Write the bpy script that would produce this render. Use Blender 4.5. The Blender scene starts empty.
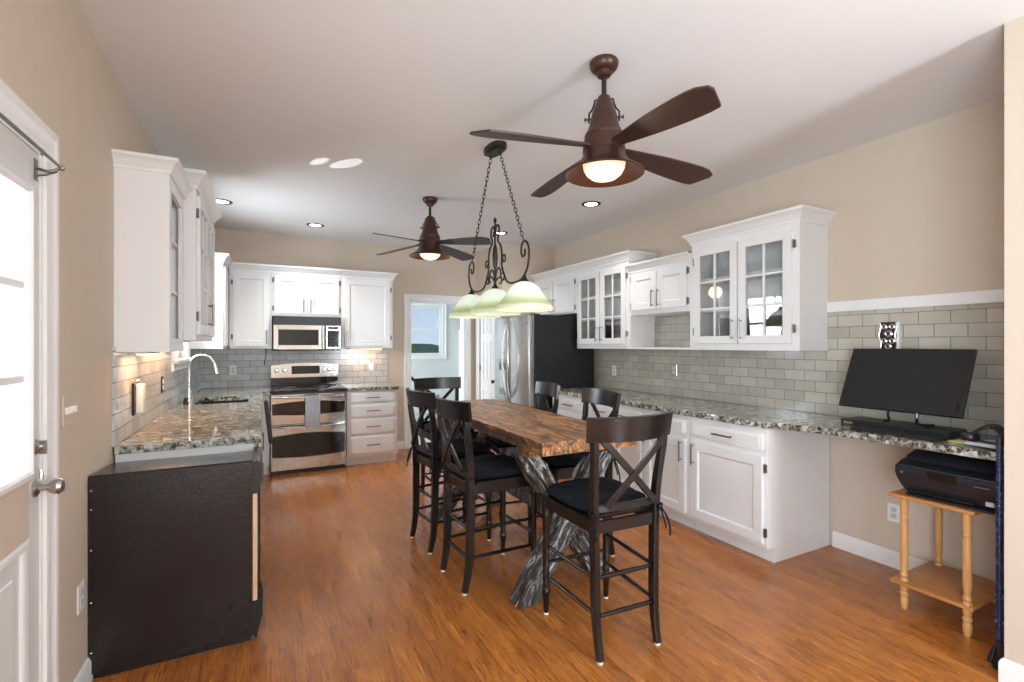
import bpy, bmesh, math, random
from mathutils import Vector, Matrix
random.seed(7)
PI = math.pi
S = bpy.context.scene
COL = S.collection

# ------------------------------------------------------------------ camera
cam_d = bpy.data.cameras.new('camera')
cam = bpy.data.objects.new('camera', cam_d); COL.objects.link(cam)
cam.location = (0, 0, 1.41)
cam.rotation_euler = (PI/2, 0, -math.atan2(247, 480))
cam_d.sensor_width = 36; cam_d.lens = 36*480/1024
cam_d.shift_y = 4/1024
cam_d.clip_start = .02; cam_d.clip_end = 400
S.camera = cam
# ------------------------------------------------------------------ exposure
S.view_settings.view_transform = 'Standard'
S.view_settings.look = 'None'
S.view_settings.gamma = 1
S.view_settings.use_curve_mapping = False
S.view_settings.exposure = 0.68
S.cycles.use_denoising = True
S.cycles.max_bounces = 10
S.cycles.diffuse_bounces = 6
S.cycles.glossy_bounces = 4
S.cycles.transparent_max_bounces = 12
S.cycles.caustics_reflective = False
S.cycles.caustics_refractive = False
S.cycles.sample_clamp_indirect = 6
# ------------------------------------------------------------------ sky
W = bpy.data.worlds.new('sky'); S.world = W; W.use_nodes = True
wn = W.node_tree.nodes; wl = W.node_tree.links; wn.clear()
wo = wn.new('ShaderNodeOutputWorld'); wb = wn.new('ShaderNodeBackground')
wt = wn.new('ShaderNodeTexCoord'); wsep = wn.new('ShaderNodeSeparateXYZ')
wr = wn.new('ShaderNodeValToRGB'); wnz = wn.new('ShaderNodeTexNoise'); wr2 = wn.new('ShaderNodeValToRGB'); wm = wn.new('ShaderNodeMix')
wm.data_type = 'RGBA'
wl.new(wt.outputs['Generated'], wsep.inputs[0]); wl.new(wsep.outputs['Z'], wr.inputs[0])
wr.color_ramp.elements[0].position = 0.0; wr.color_ramp.elements[0].color = (.62, .76, .92, 1)
wr.color_ramp.elements[1].position = .35; wr.color_ramp.elements[1].color = (.20, .42, .80, 1)
wnz.inputs['Scale'].default_value = 6; wnz.inputs['Detail'].default_value = 5
wl.new(wt.outputs['Generated'], wnz.inputs['Vector']); wl.new(wnz.outputs[0], wr2.inputs[0])
wr2.color_ramp.elements[0].position = .48; wr2.color_ramp.elements[1].position = .62
wl.new(wr2.outputs[0], wm.inputs[0]); wl.new(wr.outputs[0], wm.inputs[6]); wm.inputs[7].default_value = (.95, .97, 1, 1)
wl.new(wm.outputs[2], wb.inputs[0]); wb.inputs[1].default_value = .62
wl.new(wb.outputs[0], wo.inputs[0])

# ------------------------------------------------------------------ daylight through entry door and sink window, added fill lamps
def area(name, loc, rot, sx, sy, power, color=(1, 1, 1), spread=180):
    d = bpy.data.lights.new(name, 'AREA'); d.shape = 'RECTANGLE'; d.size = sx; d.size_y = sy
    d.energy = power; d.color = color; d.spread = math.radians(spread)
    o = bpy.data.objects.new(name, d); COL.objects.link(o); o.location = loc; o.rotation_euler = rot
    return o
DAY = (.815, .918, 1)
# added fill lamp at an unseen rear opening, aimed into the room
area('added_fill_rear', (2.28, -2.72, 1.45), (math.radians(106), 0, math.radians(14)), .8, 1.9, 135, DAY)
# added fill lamp at an unseen left-wall opening behind the camera
area('added_fill_left', (-.92, -1.2, 1.25), (0, math.radians(-112), 0), 1.8, 2.1, 145, DAY)
# glazed entry door
area('daylight_entry_door', (-.95, 1.66, 1.45), (0, math.radians(-100), 0), 1.0, .9, 10, DAY)
# sink window
area('daylight_sink_window', (-.92, 5.02, 1.78), (0, math.radians(-84), 0), .9, .8, 36, DAY)
# added area lamp brightening the room beyond the doorway
area('added_fill_far_room', (-.6, 8.2, 1.5), (0, math.radians(-90), 0), 1.7, 1.9, 95, DAY)

def ceiling_patch_spot(loc, to, deg, power, roll=0):  # added spot lamp standing in for sun reflected off the sink
    d = bpy.data.lights.new('glint_stand_in_spot', 'SPOT'); d.energy = power; d.spot_size = math.radians(deg); d.spot_blend = .12; d.use_square = True; d.shadow_soft_size = .002; d.color = (1, .99, .96)
    o = bpy.data.objects.new('glint_stand_in_spot', d); COL.objects.link(o); o.location = loc; o.scale = (1, 1.9, 1)
    from mathutils import Vector as V_, Matrix as M_
    o.rotation_euler = ((V_(to)-V_(loc)).to_track_quat('-Z', 'Y').to_matrix() @ M_.Rotation(roll, 3, 'Z')).to_euler()
ceiling_patch_spot((-.33, 5.05, .95), (.530, 3.72, 2.75), 3.1, 110)
ceiling_patch_spot((-.33, 5.05, .95), (.352, 3.76, 2.75), 2.1, 110)

# ================================================================== helpers
def SHARP(me, ang=35):
    for p in me.polygons: p.use_smooth = True
    try: me.set_sharp_from_angle(angle=math.radians(ang))
    except Exception: pass

class MB:
    def __init__(s, T=None):
        s.bm = bmesh.new(); s.T = T or Matrix()
    def _v(s, co): return s.bm.verts.new(s.T @ Vector(co))
    def _f(s, vs):
        try: return s.bm.faces.new(vs)
        except ValueError: return None
    def box(s, x0, x1, y0, y1, z0, z1, bev=0, seg=1):
        x0, x1 = min(x0, x1), max(x0, x1); y0, y1 = min(y0, y1), max(y0, y1); z0, z1 = min(z0, z1), max(z0, z1)
        v = [s._v((x, y, z)) for x in (x0, x1) for y in (y0, y1) for z in (z0, z1)]
        fs = [s._f([v[i] for i in q]) for q in ((0,1,3,2),(4,6,7,5),(0,4,5,1),(2,3,7,6),(0,2,6,4),(1,5,7,3))]
        if bev > 0:
            es = list({e for f in fs for e in f.edges})
            bmesh.ops.bevel(s.bm, geom=es, offset=min(bev, .45*min(x1-x0, y1-y0, z1-z0)), segments=seg, profile=.5, affect='EDGES')
        return s
    def obox(s, c, sx, sy, sz, rot=None, bev=0, seg=1):
        T0 = s.T; s.T = T0 @ Matrix.Translation(c) @ (rot.to_4x4() if rot else Matrix())
        s.box(-sx/2, sx/2, -sy/2, sy/2, -sz/2, sz/2, bev, seg); s.T = T0; return s
    def ring(s, c, a, b, r, n, r2=None):
        r2 = r if r2 is None else r2
        return [s._v(c + a*(r*math.cos(2*PI*i/n)) + b*(r2*math.sin(2*PI*i/n))) for i in range(n)]
    def bridge(s, A, B):
        n = len(A)
        for i in range(n): s._f([A[i], A[(i+1) % n], B[(i+1) % n], B[i]])
    def tube(s, pts, r, n=8, closed=False, caps=True):
        pts = [Vector(p) for p in pts]; m = len(pts)
        rs = r if isinstance(r, (list, tuple)) else [r]*m
        up = None; rings = []
        for i, p in enumerate(pts):
            if closed: t = pts[(i+1) % m]-pts[i-1]
            else: t = pts[min(i+1, m-1)]-pts[max(i-1, 0)]
            t.normalize()
            if up is None:
                up = Vector((0, 0, 1)) if abs(t.z) < .9 else Vector((1, 0, 0))
            a = up - t*up.dot(t)
            if a.length < 1e-5: a = t.orthogonal()
            a.normalize(); b = t.cross(a); up = a
            rings.append(s.ring(p, a, b, rs[i], n))
        for i in range(m-1): s.bridge(rings[i], rings[i+1])
        if closed: s.bridge(rings[-1], rings[0])
        elif caps: s._f(rings[0][::-1]); s._f(rings[-1])
        return s
    def cyl(s, p0, p1, r0, r1=None, n=16): return s.tube([p0, p1], [r0, r0 if r1 is None else r1], n)
    def lathe(s, prof, c=(0, 0, 0), n=32, axis='z', caps=True):
        c = Vector(c); rings = []
        A = {'z': (Vector((1,0,0)), Vector((0,1,0)), Vector((0,0,1))), 'x': (Vector((0,1,0)), Vector((0,0,1)), Vector((1,0,0))),
             'y': (Vector((0,0,1)), Vector((1,0,0)), Vector((0,1,0)))}[axis]
        for r, z in prof: rings.append(s.ring(c + A[2]*z, A[0], A[1], max(r, 1e-4), n))
        for i in range(len(rings)-1): s.bridge(rings[i], rings[i+1])
        if caps: s._f(rings[0][::-1]); s._f(rings[-1])
        return s
    def prism(s, pts, a0, a1, plane='xy'):
        """pts 2D polygon; plane xy -> extruded in z, yz -> in x, xz -> in y"""
        def m(p, a): return {'xy': (p[0], p[1], a), 'yz': (a, p[0], p[1]), 'xz': (p[0], a, p[1])}[plane]
        A = [s._v(m(p, a0)) for p in pts]; B = [s._v(m(p, a1)) for p in pts]
        s.bridge(A, B); s._f(A[::-1]); s._f(B); return s
    def rect(s, pts, w, d, side=(1, 0, 0), caps=True):
        """rectangular bar swept along pts: w along side, d across"""
        pts = [Vector(p) for p in pts]; side = Vector(side); m = len(pts); R = []
        ws = w if isinstance(w, (list, tuple)) else [w]*m; ds = d if isinstance(d, (list, tuple)) else [d]*m
        for i, p in enumerate(pts):
            t = (pts[min(i+1, m-1)]-pts[max(i-1, 0)]).normalized()
            a = (side - t*side.dot(t)).normalized(); b = t.cross(a)
            c = .22
            w2, d2 = ws[i]/2, ds[i]/2; k = min(w2, d2)*c
            R.append([s._v(p+a*x+b*y) for x, y in ((-w2+k,-d2),(w2-k,-d2),(w2,-d2+k),(w2,d2-k),(w2-k,d2),(-w2+k,d2),(-w2,d2-k),(-w2,-d2+k))])
        for i in range(m-1): s.bridge(R[i], R[i+1])
        if caps: s._f(R[0][::-1]); s._f(R[-1])
        return s
    def sweep(s, path, prof, N=(0, 0, 1), side=1, closed=False):
        """moulding: planar path mitred; prof = (out, along N)"""
        P = [Vector(p) for p in path]; N = Vector(N); m = len(P); R = []
        for i in range(m):
            ts = []
            if i > 0 or closed: ts.append((P[i]-P[i-1]).normalized())
            if i < m-1 or closed: ts.append((P[(i+1) % m]-P[i]).normalized())
            bs = [t.cross(N)*side for t in ts]
            if len(bs) == 1: b = bs[0]
            else:
                b = (bs[0]+bs[1]).normalized(); b = b / max(.2, b.dot(bs[0]))
            R.append([s._v(P[i] + b*o + N*h) for o, h in prof])
        for i in range(m-1): s.bridge(R[i], R[i+1])
        if closed: s.bridge(R[-1], R[0])
        else: s._f(R[0][::-1]); s._f(R[-1])
        return s
    def sphere(s, c, r, n=16, sz=1.0, top=1.0, bot=-1.0):
        prof = []
        k = n//2
        a0, a1 = math.asin(bot), math.asin(top)
        for i in range(k+1):
            a = a0+(a1-a0)*i/k; prof.append((r*math.cos(a), r*math.sin(a)*sz))
        return s.lathe(prof, c, n)
    def build(s, name, mat, parent=None, smooth=35, org=None):
        o0 = Vector(parent['_org']) if parent is not None else Vector(org or (0, 0, 0))
        bmesh.ops.recalc_face_normals(s.bm, faces=s.bm.faces[:])
        if o0.length > 0: bmesh.ops.translate(s.bm, verts=s.bm.verts[:], vec=-o0)
        me = bpy.data.meshes.new(name); s.bm.to_mesh(me); s.bm.free()
        if smooth: SHARP(me, smooth)
        me.materials.append(mat)
        o = bpy.data.objects.new(name, me); COL.objects.link(o)
        if parent is not None: o.parent = parent; o['_org'] = parent['_org']
        else: o.location = o0; o['_org'] = tuple(o0)
        return o

def thing(name, label, cat, loc=(0, 0, 0), group=None):
    o = bpy.data.objects.new(name, None); COL.objects.link(o); o.location = loc; o.empty_display_size = .1
    o['label'] = label; o['category'] = cat; o['_org'] = tuple(loc)
    if group: o['group'] = group
    return o
def tag(o, label, cat, group=None, kind=None):
    o['label'] = label; o['category'] = cat
    if group: o['group'] = group
    if kind: o['kind'] = kind
    return o
def structure(name, mb, m, smooth=35, label=None):
    o = mb.build(name, m, smooth=smooth); o['kind'] = 'structure'
    if label: o['label'] = label
    return o
def dup(root, loc, rz, label, group=None):
    r = root.copy(); COL.objects.link(r); r.location = loc; r.rotation_euler = (0, 0, rz); r['label'] = label
    if group: r['group'] = group
    for ch in list(root.children):
        c = ch.copy(); COL.objects.link(c); c.parent = r
        for g in list(ch.children):
            d = g.copy(); COL.objects.link(d); d.parent = c
    return r
def wall_boxes(mb, axis, a0, a1, s0, s1, z0, z1, holes):
    """solid wall with rectangular holes; axis 'x': slab a0..a1 in x, s is y"""
    ss = sorted({s0, s1, *[h[0] for h in holes], *[h[1] for h in holes]})
    for i in range(len(ss)-1):
        u0, u1 = ss[i], ss[i+1]; zs = [(z0, z1)]
        for h in holes:
            if h[0] <= u0+1e-6 and h[1] >= u1-1e-6:
                n = []
                for a, b in zs:
                    if h[2] > a: n.append((a, min(b, h[2])))
                    if h[3] < b: n.append((max(a, h[3]), b))
                zs = n
        for a, b in zs:
            if axis == 'x': mb.box(a0, a1, u0, u1, a, b)
            else: mb.box(u0, u1, a0, a1, a, b)

# ================================================================== materials
class NT:
    def __init__(s, name):
        s.m = bpy.data.materials.new(name); s.m.use_nodes = True; s.t = s.m.node_tree; s.n = s.t.nodes; s.l = s.t.links
        s.p = s.n['Principled BSDF']; s.out = s.n['Material Output']
    def add(s, ty, ins=None, **kw):
        n = s.n.new('ShaderNode'+ty)
        for k, v in kw.items(): setattr(n, k, v)
        for k, v in (ins or {}).items(): s.set(n.inputs[k], v)
        return n
    def set(s, sock, v):
        if isinstance(v, bpy.types.NodeSocket): s.l.new(v, sock)
        elif isinstance(v, bpy.types.Node): s.l.new(v.outputs[0], sock)
        else: sock.default_value = v
    def math(s, op, a, b=0.0, c=0.0): return s.add('Math', {0: a, 1: b, 2: c}, operation=op).outputs[0]
    def coord(s, kind='Object'): return s.add('TexCoord').outputs[kind]
    def map(s, v, scale=(1, 1, 1), loc=(0, 0, 0), rot=(0, 0, 0)): return s.add('Mapping', {'Vector': v, 'Scale': scale, 'Location': loc, 'Rotation': rot}).outputs[0]
    def noise(s, v, scale, detail=3, rough=.5, dist=0): return s.add('TexNoise', {'Vector': v, 'Scale': scale, 'Detail': detail, 'Roughness': rough, 'Distortion': dist}).outputs[0]
    def ramp(s, f, stops, interp='LINEAR'):
        r = s.add('ValToRGB', {0: f}); cr = r.color_ramp; cr.interpolation = interp
        while len(cr.elements) > 1: cr.elements.remove(cr.elements[-1])
        for i, (p, c) in enumerate(stops):
            e = cr.elements[0] if i == 0 else cr.elements.new(p)
            e.position = p; e.color = (*c, 1) if len(c) == 3 else c
        return r.outputs[0]
    def mix(s, f, a, b, blend='MIX'):
        n = s.add('Mix', data_type='RGBA', blend_type=blend); s.set(n.inputs[0], f)
        for k, v in ((6, a), (7, b)): s.set(n.inputs[k], (*v, 1) if isinstance(v, tuple) and len(v) == 3 else v)
        return n.outputs[2]
    def bump(s, h, strength=.2, dist=.01):
        b = s.add('Bump', {'Height': h, 'Strength': strength, 'Distance': dist}); s.l.new(b.outputs[0], s.p.inputs['Normal'])
    def base(s, c): s.set(s.p.inputs['Base Color'], (*c, 1) if isinstance(c, tuple) and len(c) == 3 else c)
    def rough(s, v): s.set(s.p.inputs['Roughness'], v)
def srgb(r, g, b):
    f = lambda c: (c/255/12.92) if c/255 <= .04045 else ((c/255+.055)/1.055)**2.4
    return (f(r), f(g), f(b))
def plain(name, col, rough=.5, metal=0, spec=.5, coat=0, var=0.0, bump=0, bscale=200, coat_rough=.1):
    t = NT(name); t.p.inputs['Metallic'].default_value = metal; t.p.inputs['Specular IOR Level'].default_value = spec
    t.p.inputs['Coat Weight'].default_value = coat; t.p.inputs['Coat Roughness'].default_value = coat_rough
    t.rough(rough); v = t.coord()
    if var > 0:
        n = t.noise(v, 9, 3); c2 = tuple(max(0, c*(1-var)) for c in col); c3 = tuple(min(1, c*(1+var)) for c in col)
        t.base(t.ramp(n, [(.3, c2), (.7, c3)]))
    else:
        n = t.noise(v, 3, 2); t.base(t.mix(n, col, tuple(c*.985 for c in col)))
    if bump: t.bump(t.noise(v, bscale, 2), bump, .002)
    return t.m
def emis(name, col, strength, base=(.9, .9, .9)):
    t = NT(name); t.base(base); t.p.inputs['Emission Color'].default_value = (*col, 1); t.p.inputs['Emission Strength'].default_value = strength
    t.rough(.3); return t.m
def pane_glass(name, tint=(1, 1, 1), refl=1.0):
    t = NT(name); t.n.remove(t.p)
    tr = t.add('BsdfTransparent', {0: (*tint, 1)}); gl = t.add('BsdfGlossy', {'Roughness': .02})
    lw = t.add('LayerWeight', {'Blend': .5}); f = t.math('MULTIPLY', t.math('ADD', .05, t.math('MULTIPLY', t.math('POWER', lw.outputs['Facing'], 4), .8)), refl); mx = t.add('MixShader')
    t.l.new(f, mx.inputs[0]); t.l.new(tr.outputs[0], mx.inputs[1]); t.l.new(gl.outputs[0], mx.inputs[2]); t.l.new(mx.outputs[0], t.out.inputs[0])
    return t.m

M = {}
M['wall'] = plain('beige_wall_paint', srgb(200, 187, 171), .75, var=.015, bump=.05, bscale=120)
M['far_wall'] = plain('pale_grey_wall_paint', srgb(214, 216, 216), .8)
M['ceiling'] = plain('white_ceiling_paint', srgb(228, 229, 231), .9, bump=.12, bscale=60)
M['trim'] = plain('white_trim_paint', srgb(230, 231, 231), .35)
M['cab'] = plain('white_cabinet_paint', srgb(229, 230, 231), .32, bump=.02, bscale=40)
M['door_grey'] = plain('pale_door_paint', srgb(214, 215, 214), .4)
M['black'] = plain('black_plastic', (.012, .012, .013), .35)
M['black_gloss'] = plain('black_glass', (.008, .008, .009), .06)
M['dark_metal'] = plain('dark_bronze_metal', (.035, .028, .024), .42, metal=.6)
M['nickel'] = plain('brushed_nickel', (.50, .49, .47), .28, metal=1)
M['pull'] = plain('dark_nickel_pull', (.22, .21, .20), .3, metal=1)
M['chrome'] = plain('satin_chrome', (.75, .75, .76), .18, metal=1)
M['white_plastic'] = plain('white_plastic', srgb(232, 232, 228), .4)
M['glass'] = pane_glass('window_glass')
M['cab_glass'] = pane_glass('cabinet_glass', (.95, .96, .95), 1.3)
M['ext'] = plain('exterior_siding', (.5, .5, .48), .8)

def steel():
    t = NT('brushed_stainless_steel'); v = t.map(t.coord(), (3, 3, 120))
    n = t.noise(v, 1, 3); t.p.inputs['Metallic'].default_value = 1
    t.base(t.ramp(n, [(.3, (.49, .48, .465)), (.7, (.54, .53, .515))])); t.rough(.13); return t.m
M['steel'] = steel()
M['fridge_steel'] = M['steel'].copy(); M['fridge_steel'].name = 'soft_stainless_steel'; M['fridge_steel'].node_tree.nodes['Principled BSDF'].inputs['Roughness'].default_value = .30
def hammered():
    t = NT('black_hammered_panel'); v = t.coord()
    t.base(t.ramp(t.noise(v, 2.2, 3), [(.35, (.009, .007, .008)), (.7, (.017, .015, .016))])); t.rough(.20); t.p.inputs['Specular IOR Level'].default_value = .5
    n = t.noise(t.map(v, (1, 1, 1.4)), 85, 2, .5, .6); t.bump(n, .32, .005); return t.m
M['hammered'] = hammered()

def floor_mat():
    t = NT('oak_strip_floor'); v = t.coord(); sp = t.add('SeparateXYZ', {0: v})
    x, y = sp.outputs[0], sp.outputs[1]; Wd = .0575
    row = t.math('FLOOR', t.math('DIVIDE', x, Wd)); fx = t.math('FRACT', t.math('DIVIDE', x, Wd))
    rr = t.add('TexWhiteNoise', {'W': row}, noise_dimensions='1D').outputs[0]
    yy = t.math('ADD', t.math('DIVIDE', y, .72), t.math('MULTIPLY', rr, 17.3))
    idx = t.math('FLOOR', yy); fy = t.math('FRACT', yy)
    cv = t.add('CombineXYZ', {0: row, 1: idx, 2: 0}); wn2 = t.add('TexWhiteNoise', {'Vector': cv.outputs[0]}, noise_dimensions='2D')
    pid = wn2.outputs[0]
    gv = t.add('CombineXYZ', {0: t.math('ADD', t.math('MULTIPLY', x, 26), t.math('MULTIPLY', pid, 40)), 1: t.math('ADD', t.math('MULTIPLY', y, 2.6), t.math('MULTIPLY', pid, 90)), 2: 0}).outputs[0]
    g1 = t.noise(gv, 1.0, 6, .66, 1.8)
    gv2 = t.add('CombineXYZ', {0: t.math('ADD', t.math('MULTIPLY', x, 190), t.math('MULTIPLY', pid, 33)), 1: t.math('MULTIPLY', y, 7), 2: pid}).outputs[0]
    g2 = t.noise(gv2, 1.0, 3, .6)
    c = t.ramp(g1, [(.28, srgb(104, 56, 22)), (.39, srgb(166, 98, 42)), (.58, srgb(194, 122, 56)), (.78, srgb(210, 142, 74))])
    tone = t.ramp(pid, [(0, (.80, .78, .76)), (.5, (.95, .95, .94)), (1, (1.08, 1.08, 1.06))])
    c = t.mix(1.0, c, tone, 'MULTIPLY')
    c = t.mix(t.ramp(g2, [(.38, (.60, .60, .60)), (.50, (0, 0, 0))]), c, srgb(96, 50, 20))
    big = t.noise(v, 1.3, 2); c = t.mix(t.ramp(big, [(.35, (.0, .0, .0)), (.7, (.14, .14, .14))]), c, srgb(200, 128, 70))
    ex = t.math('MINIMUM', fx, t.math('SUBTRACT', 1.0, fx)); ey = t.math('MULTIPLY', t.math('MINIMUM', fy, t.math('SUBTRACT', 1.0, fy)), 12.5)
    e = t.math('MINIMUM', ex, ey); gap = t.ramp(e, [(.0, (.5, .5, .5)), (.035, (0, 0, 0))])
    c = t.mix(gap, c, srgb(74, 34, 14)); t.base(c)
    t.rough(t.ramp(g1, [(.3, (.30, .30, .30)), (.7, (.22, .22, .22))])); t.p.inputs['Coat Weight'].default_value = .12; t.p.inputs['Coat Roughness'].default_value = .14
    t.bump(t.math('ADD', t.ramp(e, [(0, (0, 0, 0)), (.05, (1, 1, 1))]), t.math('MULTIPLY', g2, .15)), .25, .0015); return t.m
M['floor'] = floor_mat()

def tile(name, axis, cols, z_off=0.0):
    t = NT(name); v = t.coord(); sp = t.add('SeparateXYZ', {0: v}); h = sp.outputs[1] if axis == 'x' else sp.outputs[0]
    cv = t.add('CombineXYZ', {0: h, 1: t.math('SUBTRACT', sp.outputs[2], .915 + z_off), 2: 0}).outputs[0]
    b = t.add('TexBrick', {'Vector': cv, 'Color1': (0, 0, 0, 1), 'Color2': (1, 1, 1, 1), 'Mortar': (0, 0, 0, 1), 'Scale': 1, 'Mortar Size': .0022, 'Mortar Smooth': .25, 'Bias': 0, 'Brick Width': .1545, 'Row Height': .0775})
    n = t.noise(t.map(v, (2, 2, 2)), 5, 3)
    fac = t.math('ADD', t.math('MULTIPLY', b.outputs[0], .45), t.math('MULTIPLY', n, .55))
    c = t.ramp(fac, [(.15, cols[0]), (.5, cols[1]), (.9, cols[2])])
    fine = t.noise(t.map(v, (1, 1, 1)), 160, 3); c = t.mix(t.math('MULTIPLY', fine, .18), c, tuple(k*.7 for k in cols[0]))
    t.base(t.mix(b.outputs[1], c, cols[3])); t.rough(t.ramp(b.outputs[1], [(0, (.16, .16, .16)), (1, (.7, .7, .7))]))
    t.bump(t.math('SUBTRACT', 1.0, b.outputs[1]), .6, .0018); return t.m
T1 = (srgb(166, 163, 151), srgb(182, 178, 166), srgb(198, 194, 182), srgb(118, 114, 104))  # same tile as T2; warmer light on this wall put into its colour
T2 = (srgb(172, 178, 180), srgb(192, 197, 198), srgb(208, 210, 210), srgb(92, 94, 94))  # same tile as T1; cooler light on these walls put into its colour
M['tile_right'] = tile('glass_tile_warm_light', 'x', T1)
M['tile_back'] = tile('glass_tile_cool_light', 'y', T2)
M['tile_left'] = tile('glass_tile_cool_light_side', 'x', T2)

def granite():
    t = NT('speckled_granite'); v = t.coord()
    n1 = t.noise(t.map(v, (1, 1.0, 1)), 9, 5, .6, 1.2); n2 = t.noise(v, 42, 4, .7)
    vo = t.add('TexVoronoi', {'Vector': v, 'Scale': 70, 'Randomness': 1}); vo2 = t.add('TexVoronoi', {'Vector': v, 'Scale': 32})
    c = t.ramp(n1, [(.3, srgb(92, 86, 72)), (.5, srgb(122, 120, 108)), (.68, srgb(150, 152, 144))])
    c = t.mix(t.ramp(n2, [(.50, (0, 0, 0)), (.60, (.8, .8, .8))]), c, srgb(196, 196, 190))
    c = t.mix(t.ramp(n2, [(.38, (.95, .95, .95)), (.46, (0, 0, 0))]), c, srgb(44, 42, 40))
    sp = t.add('SeparateColor', {0: vo.outputs['Color']}).outputs[0]
    c = t.mix(t.ramp(sp, [(.86, (0, 0, 0)), (.9, (.8, .8, .8))]), c, srgb(34, 33, 32))
    sp2 = t.add('SeparateColor', {0: vo2.outputs['Color']}).outputs[1]
    c = t.mix(t.ramp(sp2, [(.84, (0, 0, 0)), (.88, (.55, .55, .55))]), c, srgb(226, 226, 220))
    t.base(c); t.rough(.07); return t.m
M['granite'] = granite()

def rustic():
    t = NT('reclaimed_wood_top'); v = t.coord(); sp = t.add('SeparateXYZ', {0: v}); x = sp.outputs[0]
    row = t.math('FLOOR', t.math('DIVIDE', x, .158)); fx = t.math('FRACT', t.math('DIVIDE', x, .158))
    rid = t.add('TexWhiteNoise', {'W': row}, noise_dimensions='1D').outputs[0]
    gv = t.add('CombineXYZ', {0: t.math('ADD', t.math('MULTIPLY', x, 10), t.math('MULTIPLY', rid, 30)), 1: t.math('MULTIPLY', sp.outputs[1], 1.5), 2: t.math('MULTIPLY', sp.outputs[2], 8)}).outputs[0]
    g = t.noise(gv, 1.6, 7, .68, 1.5); g2 = t.noise(gv, 8, 4, .6, .4); bl = t.noise(v, 5, 4, .6)
    c = t.ramp(g, [(.30, srgb(56, 40, 32)), (.40, srgb(112, 78, 54)), (.48, srgb(172, 118, 72)), (.60, srgb(214, 158, 102)), (.72, srgb(160, 140, 124))])
    c = t.mix(t.ramp(g2, [(.38, (.85, .85, .85)), (.50, (0, 0, 0))]), c, srgb(48, 34, 27))
    c = t.mix(t.ramp(t.noise(gv, .8, 3, .5, 2.0), [(.40, (.75, .75, .75)), (.50, (0, 0, 0))]), c, srgb(78, 54, 42))
    c = t.mix(t.ramp(bl, [(.5, (0, 0, 0)), (.72, (.55, .55, .55))]), c, srgb(108, 98, 92))
    e = t.math('MINIMUM', fx, t.math('SUBTRACT', 1.0, fx)); c = t.mix(t.ramp(e, [(0, (.85, .85, .85)), (.03, (0, 0, 0))]), c, srgb(40, 28, 22))
    t.base(c); t.rough(.36); t.bump(t.math('ADD', g2, t.ramp(e, [(0, (0, 0, 0)), (.04, (1, 1, 1))])), .5, .003); return t.m
M['rustic'] = rustic()
def barkleg(name, ang):
    t = NT(name); v = t.map(t.coord(), rot=(0, ang, 0))
    n = t.noise(t.map(v, (34, 24, 5)), 1, 6, .7, 1.6); n2 = t.noise(t.map(v, (70, 60, 14)), 1, 4, .65, 1.0)
    c = t.ramp(n, [(.36, (.010, .009, .009)), (.47, srgb(58, 50, 46)), (.52, srgb(24, 21, 20)), (.58, srgb(170, 166, 162)), (.66, srgb(240, 238, 236))])
    c = t.mix(t.ramp(n2, [(.55, (0, 0, 0)), (.64, (.75, .75, .75))]), c, srgb(150, 150, 152)); t.base(c); t.rough(.3)
    t.bump(n, 1.0, .015); return t.m
M['bark'] = barkleg('rough_hewn_dark_timber', 0.0)
M['bark_a'] = barkleg('rough_hewn_leg_timber', -math.radians(33)); M['bark_b'] = barkleg('rough_hewn_leg_timber_mirrored', math.radians(33))
def woodm(name, c0, c1, scale=(30, 30, 2.5), rough=.35, bump=.1):
    t = NT(name); n = t.noise(t.map(t.coord(), scale), 1, 5, .6, .6); t.base(t.ramp(n, [(.3, c0), (.7, c1)])); t.rough(rough); t.bump(n, bump, .001); return t.m
M['chair'] = woodm('espresso_stained_wood', srgb(17, 14, 14), srgb(28, 22, 22), rough=.25)
M['pine'] = woodm('honey_pine', srgb(196, 142, 84), srgb(222, 172, 112), rough=.35)
M['shelf_wood'] = woodm('honey_pine_board', srgb(172, 112, 60), srgb(200, 142, 84), (30, 2.5, 30), rough=.3)
M['lightwood'] = woodm('pale_wood_edge', srgb(196, 164, 132), srgb(216, 188, 158))
M['fan_brown'] = woodm('brown_fan_metal', srgb(86, 48, 34), srgb(98, 56, 40), (3, 3, 3), .34, 0)
M['fan_body'] = plain('copper_brown_metal', srgb(68, 42, 33), .36, metal=.3, var=.1)
M['blade'] = woodm('walnut_blade', srgb(52, 32, 27), srgb(64, 40, 33), (6, 6, 6), .45, .02)
M['blade_grey'] = woodm('slate_blade', srgb(48, 47, 50), srgb(60, 58, 60), (6, 6, 6), .5, .02)
def fabric(name, col, sc=600, rough=.95):
    t = NT(name); v = t.coord(); n = t.noise(v, sc, 2); n2 = t.noise(v, 14, 3)
    t.base(t.ramp(n2, [(.3, tuple(k*.75 for k in col)), (.7, tuple(k*1.3 for k in col))])); t.rough(rough); t.p.inputs['Specular IOR Level'].default_value = .2
    t.bump(t.math('ADD', n, t.math('MULTIPLY', n2, 3)), .3, .003); return t.m
M['cushion'] = fabric('black_cushion_fabric', (.007, .009, .014))
def check_towel():
    t = NT('pale_blue_towel'); v = t.coord(); ch = t.add('TexChecker', {'Vector': t.map(v, (55, 1, 55)), 'Color1': (*srgb(232, 236, 242), 1), 'Color2': (*srgb(200, 209, 222), 1), 'Scale': 1})
    t.base(ch.outputs[0]); t.rough(.95); t.bump(t.noise(v, 300, 2), .3, .002); return t.m
M['towel'] = check_towel()
M['grey_towel'] = fabric('dark_grey_towel', (.075, .07, .07))
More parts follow.
